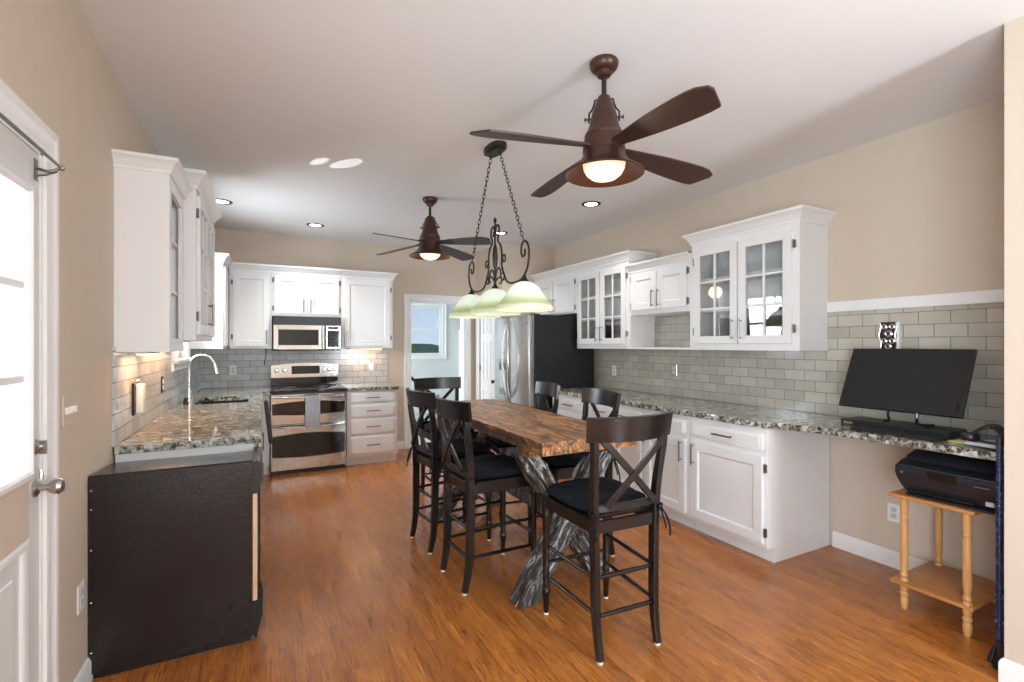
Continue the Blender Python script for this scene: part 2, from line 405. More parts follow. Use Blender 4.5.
def shade_mat():
    t = NT('alabaster_green_glass'); v = t.coord(); sp = t.add('SeparateXYZ', {0: v}); n = t.noise(v, 14, 4, .6, 1)
    z = t.math('ADD', sp.outputs[2], t.math('MULTIPLY', t.math('SUBTRACT', n, .5), .02))
    c = t.ramp(t.math('DIVIDE', z, .17), [(0, srgb(238, 244, 226)), (.12, srgb(234, 240, 218)), (.2, srgb(204, 214, 168)), (.36, srgb(222, 230, 206)), (.5, srgb(240, 248, 242)), (1, srgb(242, 250, 246))])
    t.n.remove(t.p); d = t.add('BsdfDiffuse', {0: c}); tr = t.add('BsdfTranslucent', {0: c}); g = t.add('BsdfGlossy', {'Roughness': .15})
    m1 = t.add('MixShader', {0: .45}); t.l.new(d.outputs[0], m1.inputs[1]); t.l.new(tr.outputs[0], m1.inputs[2])
    m2 = t.add('MixShader', {0: .06}); t.l.new(m1.outputs[0], m2.inputs[1]); t.l.new(g.outputs[0], m2.inputs[2]); t.l.new(m2.outputs[0], t.out.inputs[0]); return t.m
M['shade'] = shade_mat()
def marble_blue():
    t = NT('blue_marbled_metal'); n = t.noise(t.coord(), 60, 4, .7, 1.5)
    t.base(t.ramp(n, [(.45, srgb(14, 24, 58)), (.60, srgb(34, 56, 112)), (.68, srgb(140, 165, 205))])); t.rough(.25); return t.m
M['blue'] = marble_blue()
M['leaf'] = plain('foliage_green', (.07, .20, .035), .8, var=.5)
M['grass'] = plain('lawn_grass', (.10, .22, .05), .95, var=.3)
M['hill'] = plain('distant_hill', (.10, .18, .12), .95, var=.3)
M['bark2'] = plain('tree_bark', (.10, .07, .05), .9, var=.3)
M['far_floor'] = plain('grey_green_tile_floor', srgb(176, 184, 178), .3, var=.05)
M['rug_mat'] = plain('screen_dark', (.016, .016, .017), .36, spec=.35)
M['papers_b'] = plain('blue_folder', srgb(70, 120, 160), .6)
M['papers_g'] = plain('green_folder', srgb(130, 170, 130), .6)
M['papers_y'] = plain('yellow_folder', srgb(220, 205, 130), .6)
M['paper'] = plain('pale_paper', srgb(190, 192, 196), .6)
M['pewter'] = plain('antique_pewter', (.30, .28, .25), .35, metal=1, var=.35)
M['printer'] = plain('black_printer_shell', (.016, .018, .024), .30)
M['warm_glow'] = emis('warm_lamp_glass', (1.0, .66, .36), .55, (.9, .8, .7))
M['can_glow'] = emis('downlight_lens', (1.0, .95, .88), 9)
M['ledwarm'] = emis('warm_strip_lens', (1.0, .62, .32), 6)

# ================================================================== the shell
XL, XR, YB, ZC = -.66, 3.55, 6.48, 2.75
structure('floor', MB().box(XL-.14, XR+.15, -2.6, YB+.12, -.1, 0), M['floor'])
structure('floor_beyond', MB().box(-.9, 5.2, YB+.12, 9.75, -.1, -.004), M['far_floor'])
structure('ceiling', MB().box(XL-.14, XR+.15, -2.6, YB+.12, ZC, ZC+.12), M['ceiling'])
structure('ceiling_beyond', MB().box(-.9, 5.2, YB+.12, 9.75, ZC, ZC+.12), M['ceiling'])
mb = MB(); wall_boxes(mb, 'x', XL-.14, XL, -2.6, YB+.12, 0, ZC, [(-2.25, -.15, .3, 2.4), (1.21, 2.145, 0, 2.055), (4.64, 5.40, 1.29, 2.22)])
structure('wall_left', mb, M['wall'], 0)
structure('wall_right', MB().box(XR, XR+.15, .71, YB+.12, 0, ZC), M['wall'], 0)
mb = MB(); wall_boxes(mb, 'y', YB, YB+.12, XL-.14, 2.74, 0, ZC, [(1.765, 2.565, 0, 2.02)])
structure('wall_back', mb, M['wall'], 0)
mb = MB(); wall_boxes(mb, 'x', 2.74, 2.84, 5.6, YB+.12, 0, ZC, [(5.74, 6.34, 0, 2.03)]); mb.box(2.84, XR, 5.6, 5.7, 0, ZC); mb.box(2.84, XR, YB, YB+.12, 0, ZC)
structure('wall_pantry', mb, M['wall'], 0)
mb = MB(); mb.box(2.74, 2.87, -2.6, .84, 0, ZC); mb.box(2.87, XR+.15, .71, .84, 0, ZC)
structure('wall_near', mb, M['wall'], 0)
mb = MB(); wall_boxes(mb, 'y', -2.6, -2.45, XL-.14, 3.06, 0, ZC, [(1.9, 2.66, .5, 2.35)])
structure('wall_rear', mb, M['wall'], 0)
# room beyond the doorway
mb = MB(); wall_boxes(mb, 'y', 9.6, 9.75, -.9, 5.2, 0, ZC, [(1.75, 3.30, 1.20, 2.20)])
mb.box(5.05, 5.2, YB+.12, 9.6, 0, ZC); mb.box(3.7, 5.05, YB, YB+.12, 0, ZC)
structure('wall_beyond', mb, M['far_wall'], 0)
mb = MB(); wall_boxes(mb, 'x', -.9, -.75, YB+.12, 9.6, 0, ZC, [(7.2, 9.2, .6, 2.4)])
structure('wall_beyond_left', mb, M['far_wall'], 0)

CAS = [(0, 0), (0, .016), (.012, .02), (.02, .014), (.055, .018), (.062, .026), (.085, .026), (.088, .02), (.088, 0)]
BASE = [(0, 0), (.014, 0), (.014, .085), (.008, .1), (0, .105)]
def casing(name, axis, at, nrm, s0, s1, z0, z1, closed=False, th=1.0):
    """door / window casing around an opening on a wall plane"""
    P = [(s0, z0), (s0, z1), (s1, z1), (s1, z0)]
    if axis == 'x': path = [(at, s, z) for s, z in P]; N = (nrm, 0, 0)
    else: path = [(s, at, z) for s, z in P]; N = (0, nrm, 0)
    t0 = Vector(path[1])-Vector(path[0]); out = t0.cross(Vector(N))
    want = Vector((0, -1, 0)) if axis == 'x' else Vector((-1, 0, 0))
    side = 1 if out.dot(want) > 0 else -1
    return structure(name, MB().sweep(path, [(o, h*th) for o, h in CAS], N, side, closed), M['trim'])
casing('trim_1', 'x', XL, 1, 1.21, 2.145, 0, 2.055, th=.62)
casing('trim_2', 'y', YB, -1, 1.765, 2.565, 0, 2.02)
casing('trim_3', 'x', XL, 1, 4.64, 5.40, 1.29, 2.22, True)
casing('trim_4', 'y', 9.6, -1, 1.75, 3.30, 1.20, 2.20, True)
casing('trim_5', 'x', 2.74, -1, 5.74, 6.34, 0, 2.03)
# jamb linings
mb = MB(); mb.box(1.765, 1.783, YB-.002, YB+.13, 0, 2.02); mb.box(2.547, 2.565, YB-.002, YB+.13, 0, 2.02); mb.box(1.765, 2.565, YB-.002, YB+.13, 2.0, 2.02)
structure('trim_6', mb, M['trim'])
mb = MB(); mb.box(XL-.13, XL-.001, 1.21, 1.225, 0, 2.055); mb.box(XL-.13, XL-.001, 2.13, 2.145, 0, 2.055); mb.box(XL-.13, XL-.001, 1.21, 2.145, 2.04, 2.055)
structure('trim_7', mb, M['trim'])
# baseboards
structure('baseboard_right', MB().sweep([(XR, 1.965, 0), (XR, .84, 0), (2.74, .84, 0), (2.74, -2.45, 0)], BASE, (0, 0, 1), 1), M['trim'])
structure('baseboard_left', MB().sweep([(XL, 2.235, 0), (XL, 2.9, 0)], BASE, (0, 0, 1), 1), M['trim'])
structure('baseboard_back', MB().sweep([(1.46, YB, 0), (1.676, YB, 0)], BASE, (0, 0, 1), 1), M['trim'])
# chair-rail board above the desk tile
structure('trim_8', MB().box(XR-.022, XR, .841, 1.998, 1.640, 1.712, .003), M['trim'])
# tiled backsplashes
structure('wall_right_backsplash', MB().box(XR-.009, XR, .841, 4.655, .915, 1.641).box(XR-.0085, XR, 2.93, 3.67, 1.641, 1.70), M['tile_right'], 0)
structure('wall_back_backsplash', MB().box(XL+.009, 1.46, YB-.009, YB, .915, 1.37), M['tile_back'], 0)
structure('wall_left_backsplash', MB().box(XL, XL+.009, 2.955, YB, .915, 1.20).box(XL, XL+.0088, 2.955, 4.548, 1.20, 1.40).box(XL, XL+.0088, 5.49, YB-.009, 1.20, 1.40), M['tile_left'], 0)

# windows ------------------------------------------------------------
def window(n, axis, at0, at1, s0, s1, z0, z1, rails=(), stiles=()):
    mb = MB(); f = .045
    def bx(a, b, c, d, t=0): (mb.box(at0+t, at1-t, a, b, c, d, .003) if axis == 'x' else mb.box(a, b, at0+t, at1-t, c, d, .003))
    bx(s0, s0+f, z0, z1); bx(s1-f, s1, z0, z1); bx(s0+f, s1-f, z0, z0+f); bx(s0+f, s1-f, z1-f, z1)
    for r in rails: bx(s0+f, s1-f, r-.02, r+.02, .005)
    for r in stiles: bx(r-.02, r+.02, z0+f, z1-f, .007)
    o = structure('window_%d' % n, mb, M['trim'])
    g = MB(); m = (at0+at1)/2
    (g.box(m-.003, m+.003, s0+f, s1-f, z0+f, z1-f) if axis == 'x' else g.box(s0+f, s1-f, m-.003, m+.003, z0+f, z1-f))
    g.build('window_pane', M['glass'], o, 0); return o
window(1, 'x', XL-.10, XL-.05, 4.64, 5.40, 1.29, 2.22, (1.76,))
window(2, 'y', 9.64, 9.70, 1.75, 3.30, 1.20, 2.20, (1.72,))
window(3, 'y', -2.56, -2.50, 1.9, 2.66, .5, 2.35, (1.42,))  # unseen window, put in to go with the rear fill lamp
window(5, 'x', XL-.10, XL-.05, -2.25, -.15, .3, 2.4, (), (-1.2,))  # unseen window, put in to go with the left fill lamp
window(4, 'x', -.86, -.80, 7.2, 9.2, .6, 2.4, (1.5,))
structure('window_sill', MB().box(XL, XL+.05, 4.55, 5.49, 1.262, 1.29, .004), M['trim'])

# entry door (closed, in the left wall) --------------------------------
d1 = bpy.data.objects.new('door_1', None); COL.objects.link(d1); d1.location = (XL-.05, 1.275, 0); d1['_org'] = (XL-.05, 1.275, 0); d1['kind'] = 'structure'
dx0, dx1 = XL-.050, XL-.004
mb = MB(); mb.box(dx0, dx1, 1.227, 1.41, .01, 2.038, .002); mb.box(dx0, dx1, 2.045, 2.128, .01, 2.038, .002)
mb.box(dx0, dx1, 1.41, 2.045, 1.92, 2.038); mb.box(dx0, dx1, 1.41, 2.045, .01, .14)
mb.box(dx0, dx1-.010, 1.41, 2.045, .14, .80)
mb.build('door_leaf', M['door_grey'], d1)
MB().box(dx0, dx1+.001, 1.41, 2.045, .80, .98).build('lock_rail', M['wall'], d1)['label'] = 'beige rail below the glass'  # rail takes the beige of the wall
mb = MB(); LF = [(0, 0), (.0, .012), (.008, .02), (.022, .018), (.034, .006), (.034, 0)]
path = [(dx1, 1.444, 1.015), (dx1, 2.012, 1.015), (dx1, 2.012, 1.885), (dx1, 1.444, 1.885)]
mb.sweep(path, [(o, h) for o, h in LF], (1, 0, 0), 1, True)
mb.build('glass_frame', M['trim'], d1)
mb = MB(); path = [(dx1-.010, 1.445, .175), (dx1-.010, 2.01, .175), (dx1-.010, 2.01, .765), (dx1-.010, 1.445, .765)]
mb.sweep(path, [(0, 0), (0, .008), (.01, .014), (.024, .014), (.034, .004), (.034, 0)], (1, 0, 0), 1, True)
mb.box(dx1-.012, dx1-.004, 1.50, 1.955, .23, .71, .004)
mb.build('raised_panel', M['trim'], d1)
mb = MB()
for z in (1.305, 1.595): mb.box(dx1-.028, dx1+.002, 1.444, 2.012, z-.012, z+.012, .004)
for y in (1.633, 1.822): mb.box(dx1-.028, dx1+.001, y-.012, y+.012, 1.015, 1.885, .004)
mb.build('glazing_bars', M['trim'], d1)
MB().box(dx1-.022, dx1-.016, 1.444, 2.012, 1.015, 1.885).build('door_pane', M['glass'], d1, 0)
k = MB(); k.lathe([(.001, 0), (.028, 0), (.028, .005), (.022, .010), (.011, .013), (.010, .030), (.018, .038), (.025, .048), (.026, .060), (.020, .070), (.001, .073)], (dx1, 2.092, .945), 24, 'x')
k.lathe([(.006, 0), (.006, .012), (.004, .03)], (dx1+.016, 2.092, .975), 8, 'z')
k.build('door_knob', M['nickel'], d1)
k = MB(); k.lathe([(.001, 0), (.025, 0), (.025, .006), (.020, .011), (.010, .013), (.008, .022), (.001, .023)], (dx1, 2.092, 1.08), 24, 'x'); k.box(dx1+.012, dx1+.03, 2.086, 2.098, 1.055, 1.1, .003)
k.build('deadbolt', M['nickel'], d1)
# bare curtain rod carried on brackets on the door
cr = thing('curtain_rod', 'thin dark metal curtain rod on brackets across top of glazed entry door', 'curtain rod', (dx1, 1.72, 1.98))
MB().tube([(dx1+.06, 1.30, 2.0), (dx1+.06, 2.11, 2.0)], .005, 8).build('rod', M['pull'], cr)
for y in (1.35, 2.095):
    mb = MB(); mb.box(dx1, dx1+.004, y-.012, y+.012, 1.945, 2.015, .002)
    mb.tube([(dx1+.003, y, 1.985), (dx1+.03, y, 1.978), (dx1+.05, y, 1.985), (dx1+.060, y, 1.995)], .005, 8)
    mb.tube([(dx1+.003, y, 1.96), (dx1+.03, y, 1.968), (dx1+.055, y, 1.982)], .003, 6); mb.build('bracket', M['pull'], cr)
MB().sphere((dx1+.06, 2.112, 2.0), .010, 12).build('finial', M['nickel'], cr)

# pantry door ----------------------------------------------------------
d2 = bpy.data.objects.new('door_2', None); COL.objects.link(d2); d2.location = (2.76, 5.75, 0); d2['_org'] = (2.76, 5.75, 0); d2['kind'] = 'structure'
def sixpanel(mb, axis, front, back, s0, s1, z0, z1, sgn):
    rows = [(z0+.2, z0+.75), (z0+.9, z0+1.45), (z0+1.55, z1-.12)]; mid = (s0+s1)/2
    cols = [(s0+.09, mid-.045), (mid+.045, s1-.09)]
    def bx(a, b, c, d, f): (mb.box(f, back, a, b, c, d) if axis == 'x' else mb.box(a, b, f, back, c, d))
    zs = [z0]+[q for r in rows for q in r]+[z1]
    bx(s0, cols[0][0], z0, z1, front); bx(cols[0][1], cols[1][0], z0, z1, front); bx(cols[1][1], s1, z0, z1, front)
    for a, b in cols:
        for i in range(0, len(zs), 2): bx(a, b, zs[i], zs[i+1], front)
        for r in rows:
            bx(a, b, r[0], r[1], front+sgn*.010)
            (mb.box(front+sgn*.004, front+sgn*.012, a+.025, b-.025, r[0]+.025, r[1]-.025, .004) if axis == 'x' else mb.box(a+.025, b-.025, front+sgn*.004, front+sgn*.012, r[0]+.025, r[1]-.025, .004))
mb = MB(); sixpanel(mb, 'x', 2.752, 2.79, 5.745, 6.335, .01, 2.025, 1); mb.build('door_leaf', M['trim'], d2)
MB().lathe([(.001, 0), (.026, 0), (.024, -.01), (.012, -.016), (.012, -.04), (.026, -.055), (.024, -.07), (.001, -.075)], (2.752, 5.80, .92), 20, 'x').build('door_knob', M['dark_metal'], d2)
for z in (.25, 1.08, 1.83): MB().cyl((2.747, 6.337, z-.04), (2.747, 6.337, z+.04), .008, n=10).build('hinge', M['dark_metal'], d2)

# ================================================================== cabinets
def frame(wall):
    """(u, d, z) -> world.  u runs to the viewer's right, d into the wall"""
    if wall == 'right': return Matrix(((0, 1, 0, 0), (-1, 0, 0, 0), (0, 0, 1, 0), (0, 0, 0, 1)))   # u=-y, d=+x
    if wall == 'back': return Matrix.Identity(4)
    if wall == 'left': return Matrix(((0, -1, 0, 0), (1, 0, 0, 0), (0, 0, 1, 0), (0, 0, 0, 1)))    # u=+y, d=-x
CROWN = [(0, 0), (.010, 0), (.010, .018), (.018, .026), (.024, .042), (.040, .062), (.052, .070), (.052, .088), (.0, .088)]
def pull(F, u, d, z, par, vert=True, L=.128):
    mb = MB(F); h = L/2
    if vert:
        mb.cyl((u, d-.03, z-h-.014), (u, d-.03, z+h+.014), .0055, n=10)
        for q in (-h, h): mb.cyl((u, d, z+q), (u, d-.03, z+q), .0045, n=8)
    else:
        mb.cyl((u-h-.014, d-.03, z), (u+h+.014, d-.03, z), .0055, n=10)
        for q in (-h, h): mb.cyl((u+q, d, z), (u+q, d-.03, z), .0045, n=8)
    return mb.build('handle', M['pull'], par)
def hinge(F, u, d, z, par):
    mb = MB(F); mb.box(u-.011, u+.011, d-.006, d+.004, z-.026, z+.026, .002); mb.cyl((u, d-.009, z-.03), (u, d-.009, z+.03), .005, n=8)
    return mb.build('hinge', M['pull'], par)
def door(F, par, u0, u1, z0, z1, d, hs=None, kind='solid', hz=None, flat=False):
    fw = .062; mb = MB(F); th = .021
    mb.box(u0, u0+fw, d-th, d, z0, z1, .002); mb.box(u1-fw, u1, d-th, d, z0, z1, .002)
    mb.box(u0+fw-.001, u1-fw+.001, d-th, d, z0, z0+fw, .002); mb.box(u0+fw-.001, u1-fw+.001, d-th, d, z1-fw, z1, .002)
    if kind == 'solid':
        mb.box(u0+fw-.002, u1-fw+.002, d-.011, d-.002, z0+fw-.002, z1-fw+.002)
        P = [(u0+fw, d-.011, z0+fw), (u1-fw, d-.011, z0+fw), (u1-fw, d-.011, z1-fw), (u0+fw, d-.011, z1-fw)]
        c = .010
        mb.sweep([Vector((P[0][0]+c, P[0][1], P[0][2]+c)), Vector((P[1][0]-c, P[1][1], P[1][2]+c)), Vector((P[2][0]-c, P[2][1], P[2][2]-c)), Vector((P[3][0]+c, P[3][1], P[3][2]-c))],
                 [(0, 0), (0, .002), (.0095, .009), (.0095, 0)], (0, -1, 0), -1 if False else 1, True)
    else:
        n = 3; w = (u1-u0-2*fw); h = (z1-z0-2*fw)
        mb.box((u0+u1)/2-.009, (u0+u1)/2+.009, d-th+.002, d-.004, z0+fw, z1-fw, .003)
        for i in range(1, n): mb.box(u0+fw, u1-fw, d-th+.003, d-.005, z0+fw+h*i/n-.009, z0+fw+h*i/n+.009, .003)
    o = mb.build('door', M['cab'], par)
    if kind == 'glass': MB(F).box(u0+fw-.004, u1-fw+.004, d-.009, d-.006, z0+fw-.004, z1-fw+.004).build('glass_pane', M['cab_glass'], o, 0)
    if hs:
        hu = u0+.03 if hs == 'R' else u1-.03        # hs = hinge side; the pull sits opposite
        if hz is not None: pull(F, hu, d-th, hz, o)
        hu = u1+.012 if hs == 'R' else u0-.012
        H = z1-z0
        for q in (z0+H*.13, z1-H*.13): hinge(F, hu, d-.001, q, o)
    return o
def drawer(F, par, u0, u1, z0, z1, d, handle=True, L=.128):
    mb = MB(F); mb.box(u0, u1, d-.019, d, z0, z1, .006, 2); mb.box(u0+.022, u1-.022, d-.021, d-.018, z0+.018, z1-.018, .002)
    o = mb.build('drawer', M['cab'], par)
    if handle: pull(F, (u0+u1)/2, d-.021, (z0+z1)/2, o, False, L)
    return o
def cabinet(name, label, wall, u0, u1, dface, dback, z0, z1, doors=(), drawers=(), crown=0, hollow=False, toe=0, group=None, csides=(True, True), shelves=(), cat='cabinet', extra=None):
    F = frame(wall); loc = F @ Vector(((u0+u1)/2, (dface+dback)/2, z0-(toe or 0)))
    t = thing(name, label, cat, tuple(loc), group)
    mb = MB(F); zz = z0
    if toe: mb.box(u0+.0, u1, dface+.075, dback, z0-toe, z0); mb.box(u0, u1, dface+.066, dface+.0755, z0-toe, z0-.012)
    if not hollow: mb.box(u0, u1, dface, dback, z0, z1, .0015)
    else:
        w = .019
        mb.box(u0, u0+w, dface+w, dback, z0, z1); mb.box(u1-w, u1, dface+w, dback, z0, z1)
        mb.box(u0+w, u1-w, dface+w, dback, z0, z0+w); mb.box(u0+w, u1-w, dface+w, dback, z1-w, z1); mb.box(u0+w, u1-w, dback-.008, dback, z0+w, z1-w)
        f = .06
        mb.box(u0, u0+f, dface, dface+w, z0, z1); mb.box(u1-f, u1, dface, dface+w, z0, z1); mb.box(u0+f, u1-f, dface, dface+w, z0, z0+.07); mb.box(u0+f, u1-f, dface, dface+w, z1-.08, z1)
    if extra: extra(mb)
    mb.build('carcass', M['cab'], t)
    for s in shelves: MB(F).box(u0+.02, u1-.02, dface+.022, dback-.01, s, s+.018).build('shelf', M['cab'], t)
    for D in doors: door(F, t, *D)
    for D in drawers: drawer(F, t, *D)
    if crown:
        a = (u0, dback, z1-.012); b = (u0, dface, z1-.012); c = (u1, dface, z1-.012); e = (u1, dback, z1-.012)
        path = [p for p, k in ((a, csides[0]), (b, True), (c, True), (e, csides[1])) if k]
        mb = MB(F); mb.sweep([Vector(p) for p in path], [(o*crown, h*crown) for o, h in CROWN], (0, 0, 1), 1)
        cz = z1-.012+.088*crown
        mb.box(u0-.04*crown*csides[0], u1+.04*crown*csides[1], dface-.04*crown, dback, cz-.012, cz-.001)
        mb.build('crown_moulding', M['cab'], t)
    return t

# ---- right wall, base run (u = -y, d = x)
BF = 2.862
def rb(name, label, y0, y1, doors, drawers, group=None):
    return cabinet(name, label, 'right', -y1, -y0, BF, XR-.010, .10, .875, doors, drawers, toe=.10, group=group)
def drw(y0, y1, z0=.727, z1=.832): return (-y1, -y0, z0, z1, BF, True)
c = rb('base_cabinet', 'white base cabinet at desk end with one wide drawer over one wide door', 1.985, 2.62,
   [(-2.592, -2.01, .128, .688, BF, 'R', 'solid', .60)], [drw(2.01, 2.592, .727, .805+.03)])
c = rb('base_cabinet', 'white base cabinet left of the desk-end cabinet, narrow door with handle on its right', 2.622, 3.11,
   [(-3.085, -2.648, .128, .688, BF, 'L', 'solid', .60)], [drw(2.648, 3.085, .727, .835)])
c = rb('base_cabinet', 'white two-door base cabinet behind the chairs along the right wall', 3.112, 3.87,
   [(-3.845, -3.50, .128, .688, BF, 'L', 'solid', .60), (-3.48, -3.137, .128, .688, BF, 'R', 'solid', .60)], [drw(3.50, 3.845, .727, .835), drw(3.137, 3.48, .727, .835)])
c = rb('base_cabinet', 'white drawer base cabinet beside the refrigerator', 3.872, 4.57, [],
   [drw(3.90, 4.54, .727, .835), drw(3.90, 4.54, .535, .705), drw(3.90, 4.54, .335, .515), drw(3.90, 4.54, .13, .315)])
# ---- right counter with desk extension
ct = MB(); pts = [(XR-.010, .844), (2.985, .844), (2.985, 1.62), (2.965, 1.76), (2.90, 1.90), (2.845, 2.0), (2.825, 2.12), (2.825, 4.635), (XR-.010, 4.635)]
ct.prism(pts, .876, .915, 'xy'); b_e = [e for e in ct.bm.edges if abs(e.verts[0].co.z-e.verts[1].co.z) < 1e-5]
bmesh.ops.bevel(ct.bm, geom=b_e, offset=.005, segments=2, affect='EDGES')
tag(ct.build('granite_countertop', M['granite'], org=(3.2, 2.7, .876)), 'speckled grey granite countertop running along right wall and out as a desk', 'countertop')

# ---- right wall uppers
UF = 3.222; UB = XR-.001
def ru(name, label, y0, y1, z0, z1, doors, **k):
    return cabinet(name, label, 'right', -y1, -y0, UF, UB, z0, z1, doors, **k)
ru('glass_wall_cabinet', 'large white glass-door wall cabinet at right end of row, tallest crown', 2.0, 2.925, 1.37, 2.262,
   [(-2.887, -2.475, 1.42, 2.205, UF, 'L', 'glass', 1.53), (-2.462, -2.048, 1.42, 2.205, UF, 'R', 'glass', 1.53)], crown=1.05, hollow=True, shelves=(1.68, 1.94))
def niche(mb):   # rail, niche side panels and bottom shelf belonging to the short cabinet
    mb.box(-3.712, -2.926, UF, UB-.010, 1.37, 1.388); mb.box(-3.712, -3.694, UF+.0, UB-.010, 1.388, 1.70); mb.box(-2.944, -2.926, UF, UB-.010, 1.388, 1.70)
ru('wall_cabinet', 'short white two-door wall cabinet over an open tiled niche', 2.926, 3.712, 1.70, 2.13,
   [(-3.665, -3.328, 1.745, 2.095, UF, 'L', 'solid', 1.845), (-3.316, -2.975, 1.745, 2.095, UF, 'R', 'solid', 1.845)], crown=.95, csides=(False, False), extra=niche)
ru('glass_wall_cabinet', 'white glass-door wall cabinet beside the refrigerator, left of the niche', 3.714, 4.61, 1.37, 2.262,
   [(-4.575, -4.175, 1.42, 2.205, UF, 'L', 'glass', 1.53), (-4.155, -3.755, 1.42, 2.205, UF, 'R', 'glass', 1.53)], crown=1.05, csides=(False, True), hollow=True, shelves=(1.68, 1.94))
ru('wall_cabinet', 'white wall cabinet over the black-sided refrigerator', 4.612, 5.595, 1.78, 2.262,
   [(-5.56, -5.12, 1.80, 2.205, UF, 'L', 'solid', 1.90), (-5.10, -4.66, 1.80, 2.205, UF, 'R', 'solid', 1.90)], crown=1.05, csides=(False, False))

# ---- back wall uppers (u = x, d = y)
KF = 6.155
def bu(name, label, x0, x1, z0, z1, doors, **k): return cabinet(name, label, 'back', x0, x1, KF, YB-.001, z0, z1, doors, crown=1.0, **k)
bu('wall_cabinet', 'white wall cabinet left of the microwave on the back wall', -.352, .068, 1.37, 2.25, [(-.315, .045, 1.395, 2.215, KF, 'L', 'solid', 1.50)], csides=(False, False))
bu('wall_cabinet', 'short white two-door wall cabinet directly above the microwave', .070, .822, 1.745, 2.25,
   [(.095, .435, 1.775, 2.215, KF, 'L', 'solid', 1.87), (.452, .797, 1.775, 2.215, KF, 'R', 'solid', 1.87)], csides=(False, False))
bu('wall_cabinet', 'white wall cabinet right of the microwave, ending the back wall row', .824, 1.452, 1.37, 2.25, [(.862, 1.415, 1.395, 2.215, KF, 'R', 'solid', 1.50)], csides=(False, True))
# ---- left wall uppers (u = y, d = -x)
def lu(name, label, y0, y1, xf, z0, z1, doors, **k): return cabinet(name, label, 'left', y0, y1, -xf, -XL-.001, z0, z1, doors, **k)
lu('wall_cabinet', 'white open-fronted wall cabinet nearest the entry door on the left wall', 2.985, 3.47, -.435, 1.375, 2.295,
   [], crown=.85, hollow=True, csides=(True, False), shelves=(1.7, 1.98))
lu('glass_wall_cabinet', 'deeper white glass-door wall cabinet between the door-side cabinet and sink window', 3.49, 4.50, -.375, 1.44, 2.375,
   [(3.515, 3.985, 1.475, 2.33, .375, 'L', 'glass', 1.62), (4.0, 4.475, 1.475, 2.33, .375, 'R', 'glass', 1.62)], crown=1.15, hollow=True, shelves=(1.75, 2.05))
lu('wall_cabinet', 'white corner wall cabinet between the sink window and back wall', 5.62, 6.152, -.375, 1.37, 2.25,
   [(5.65, 6.06, 1.395, 2.21, .375, None, 'solid', None)], crown=1.0, csides=(True, False))

# ---- left base run and back base cabinets
LFx = -.065
cabinet('sink_base_cabinet', 'white sink base cabinet run under the left granite counter', 'left', 3.22, 5.80, -LFx, -XL-.001, .10, .69,
   [(3.25, 3.85, .128, .60, -LFx, 'L', 'solid', .5), (4.72, 5.09, .128, .60, -LFx, 'L', 'solid', .5), (5.11, 5.5, .128, .60, -LFx, 'R', 'solid', .5)], (), toe=.10,
   extra=lambda mb: (mb.box(3.22, 5.80, -LFx, -LFx+.02, .69, .875), mb.box(3.22, 3.24, -LFx, -XL-.001, .69, .875), mb.box(5.78, 5.80, -LFx, -XL-.001, .69, .875)))
mb = MB(); mb.box(-.650, -.055, 2.970, 2.99, .70, .8755, .001)
tag(mb.build('filler_panel', M['cab'], org=(-.35, 2.98, .70)), 'thin white filler panel between the granite counter and black dishwasher', 'panel')
cabinet('corner_base_cabinet', 'narrow white filler base cabinet just left of the range', 'back', -.062, .045, 5.80, YB-.001, .10, .875, (), (), toe=.10)
cabinet('drawer_base_cabinet', 'white four-drawer base cabinet right of the range', 'back', .84, 1.425, 5.80, YB-.001, .10, .875, (),
   [(.875, 1.39, .735, .855, 5.80, True), (.875, 1.39, .565, .715, 5.80, True), (.875, 1.39, .365, .545, 5.80, True), (.875, 1.39, .135, .345, 5.80, True)], toe=.10)
mb = MB(); mb.box(.832, 1.46, 5.765, YB-.010, .876, .915, .004)
tag(mb.build('granite_countertop', M['granite'], org=(1.15, 6.1, .876)), 'small granite countertop over the four-drawer cabinet right of the range', 'countertop')
mb = MB(); cx1 = -.02; SK = (-.53, -.13, 4.76, 5.35)
mb.box(XL+.0095, SK[0], 2.955, YB-.010, .876, .915); mb.box(SK[1], cx1, 2.955, 5.768, .876, .915)
mb.box(SK[0], SK[1], 2.955, SK[2], .876, .915); mb.box(SK[0], SK[1], SK[3], YB-.010, .876, .915); mb.box(SK[1], .050, 5.768, YB-.010, .876, .915)
tag(mb.build('granite_countertop', M['granite'], org=(-.35, 4.6, .876), smooth=0), 'granite countertop along left wall around the sink', 'countertop')
# sink
sk = thing('kitchen_sink', 'dark undermount sink let into the left granite counter', 'sink', (-.33, 5.05, .70))
mb = MB(); t_ = .012; x0, x1, y0, y1 = SK
for q in ((x0-t_, x0, y0-t_, y1+t_), (x1, x1+t_, y0-t_, y1+t_), (x0, x1, y0-t_, y0), (x0, x1, y1, y1+t_)): mb.box(*q, .70, .876)
mb.box(x0-t_, x1+t_, y0-t_, y1+t_, .69, .70); mb.build('basin', M['black'], sk)
MB().lathe([(.001, 0), (.045, 0), (.045, .003), (.001, .004)], (-.33, 5.05, .70), 20).build('drain', M['steel'], sk)
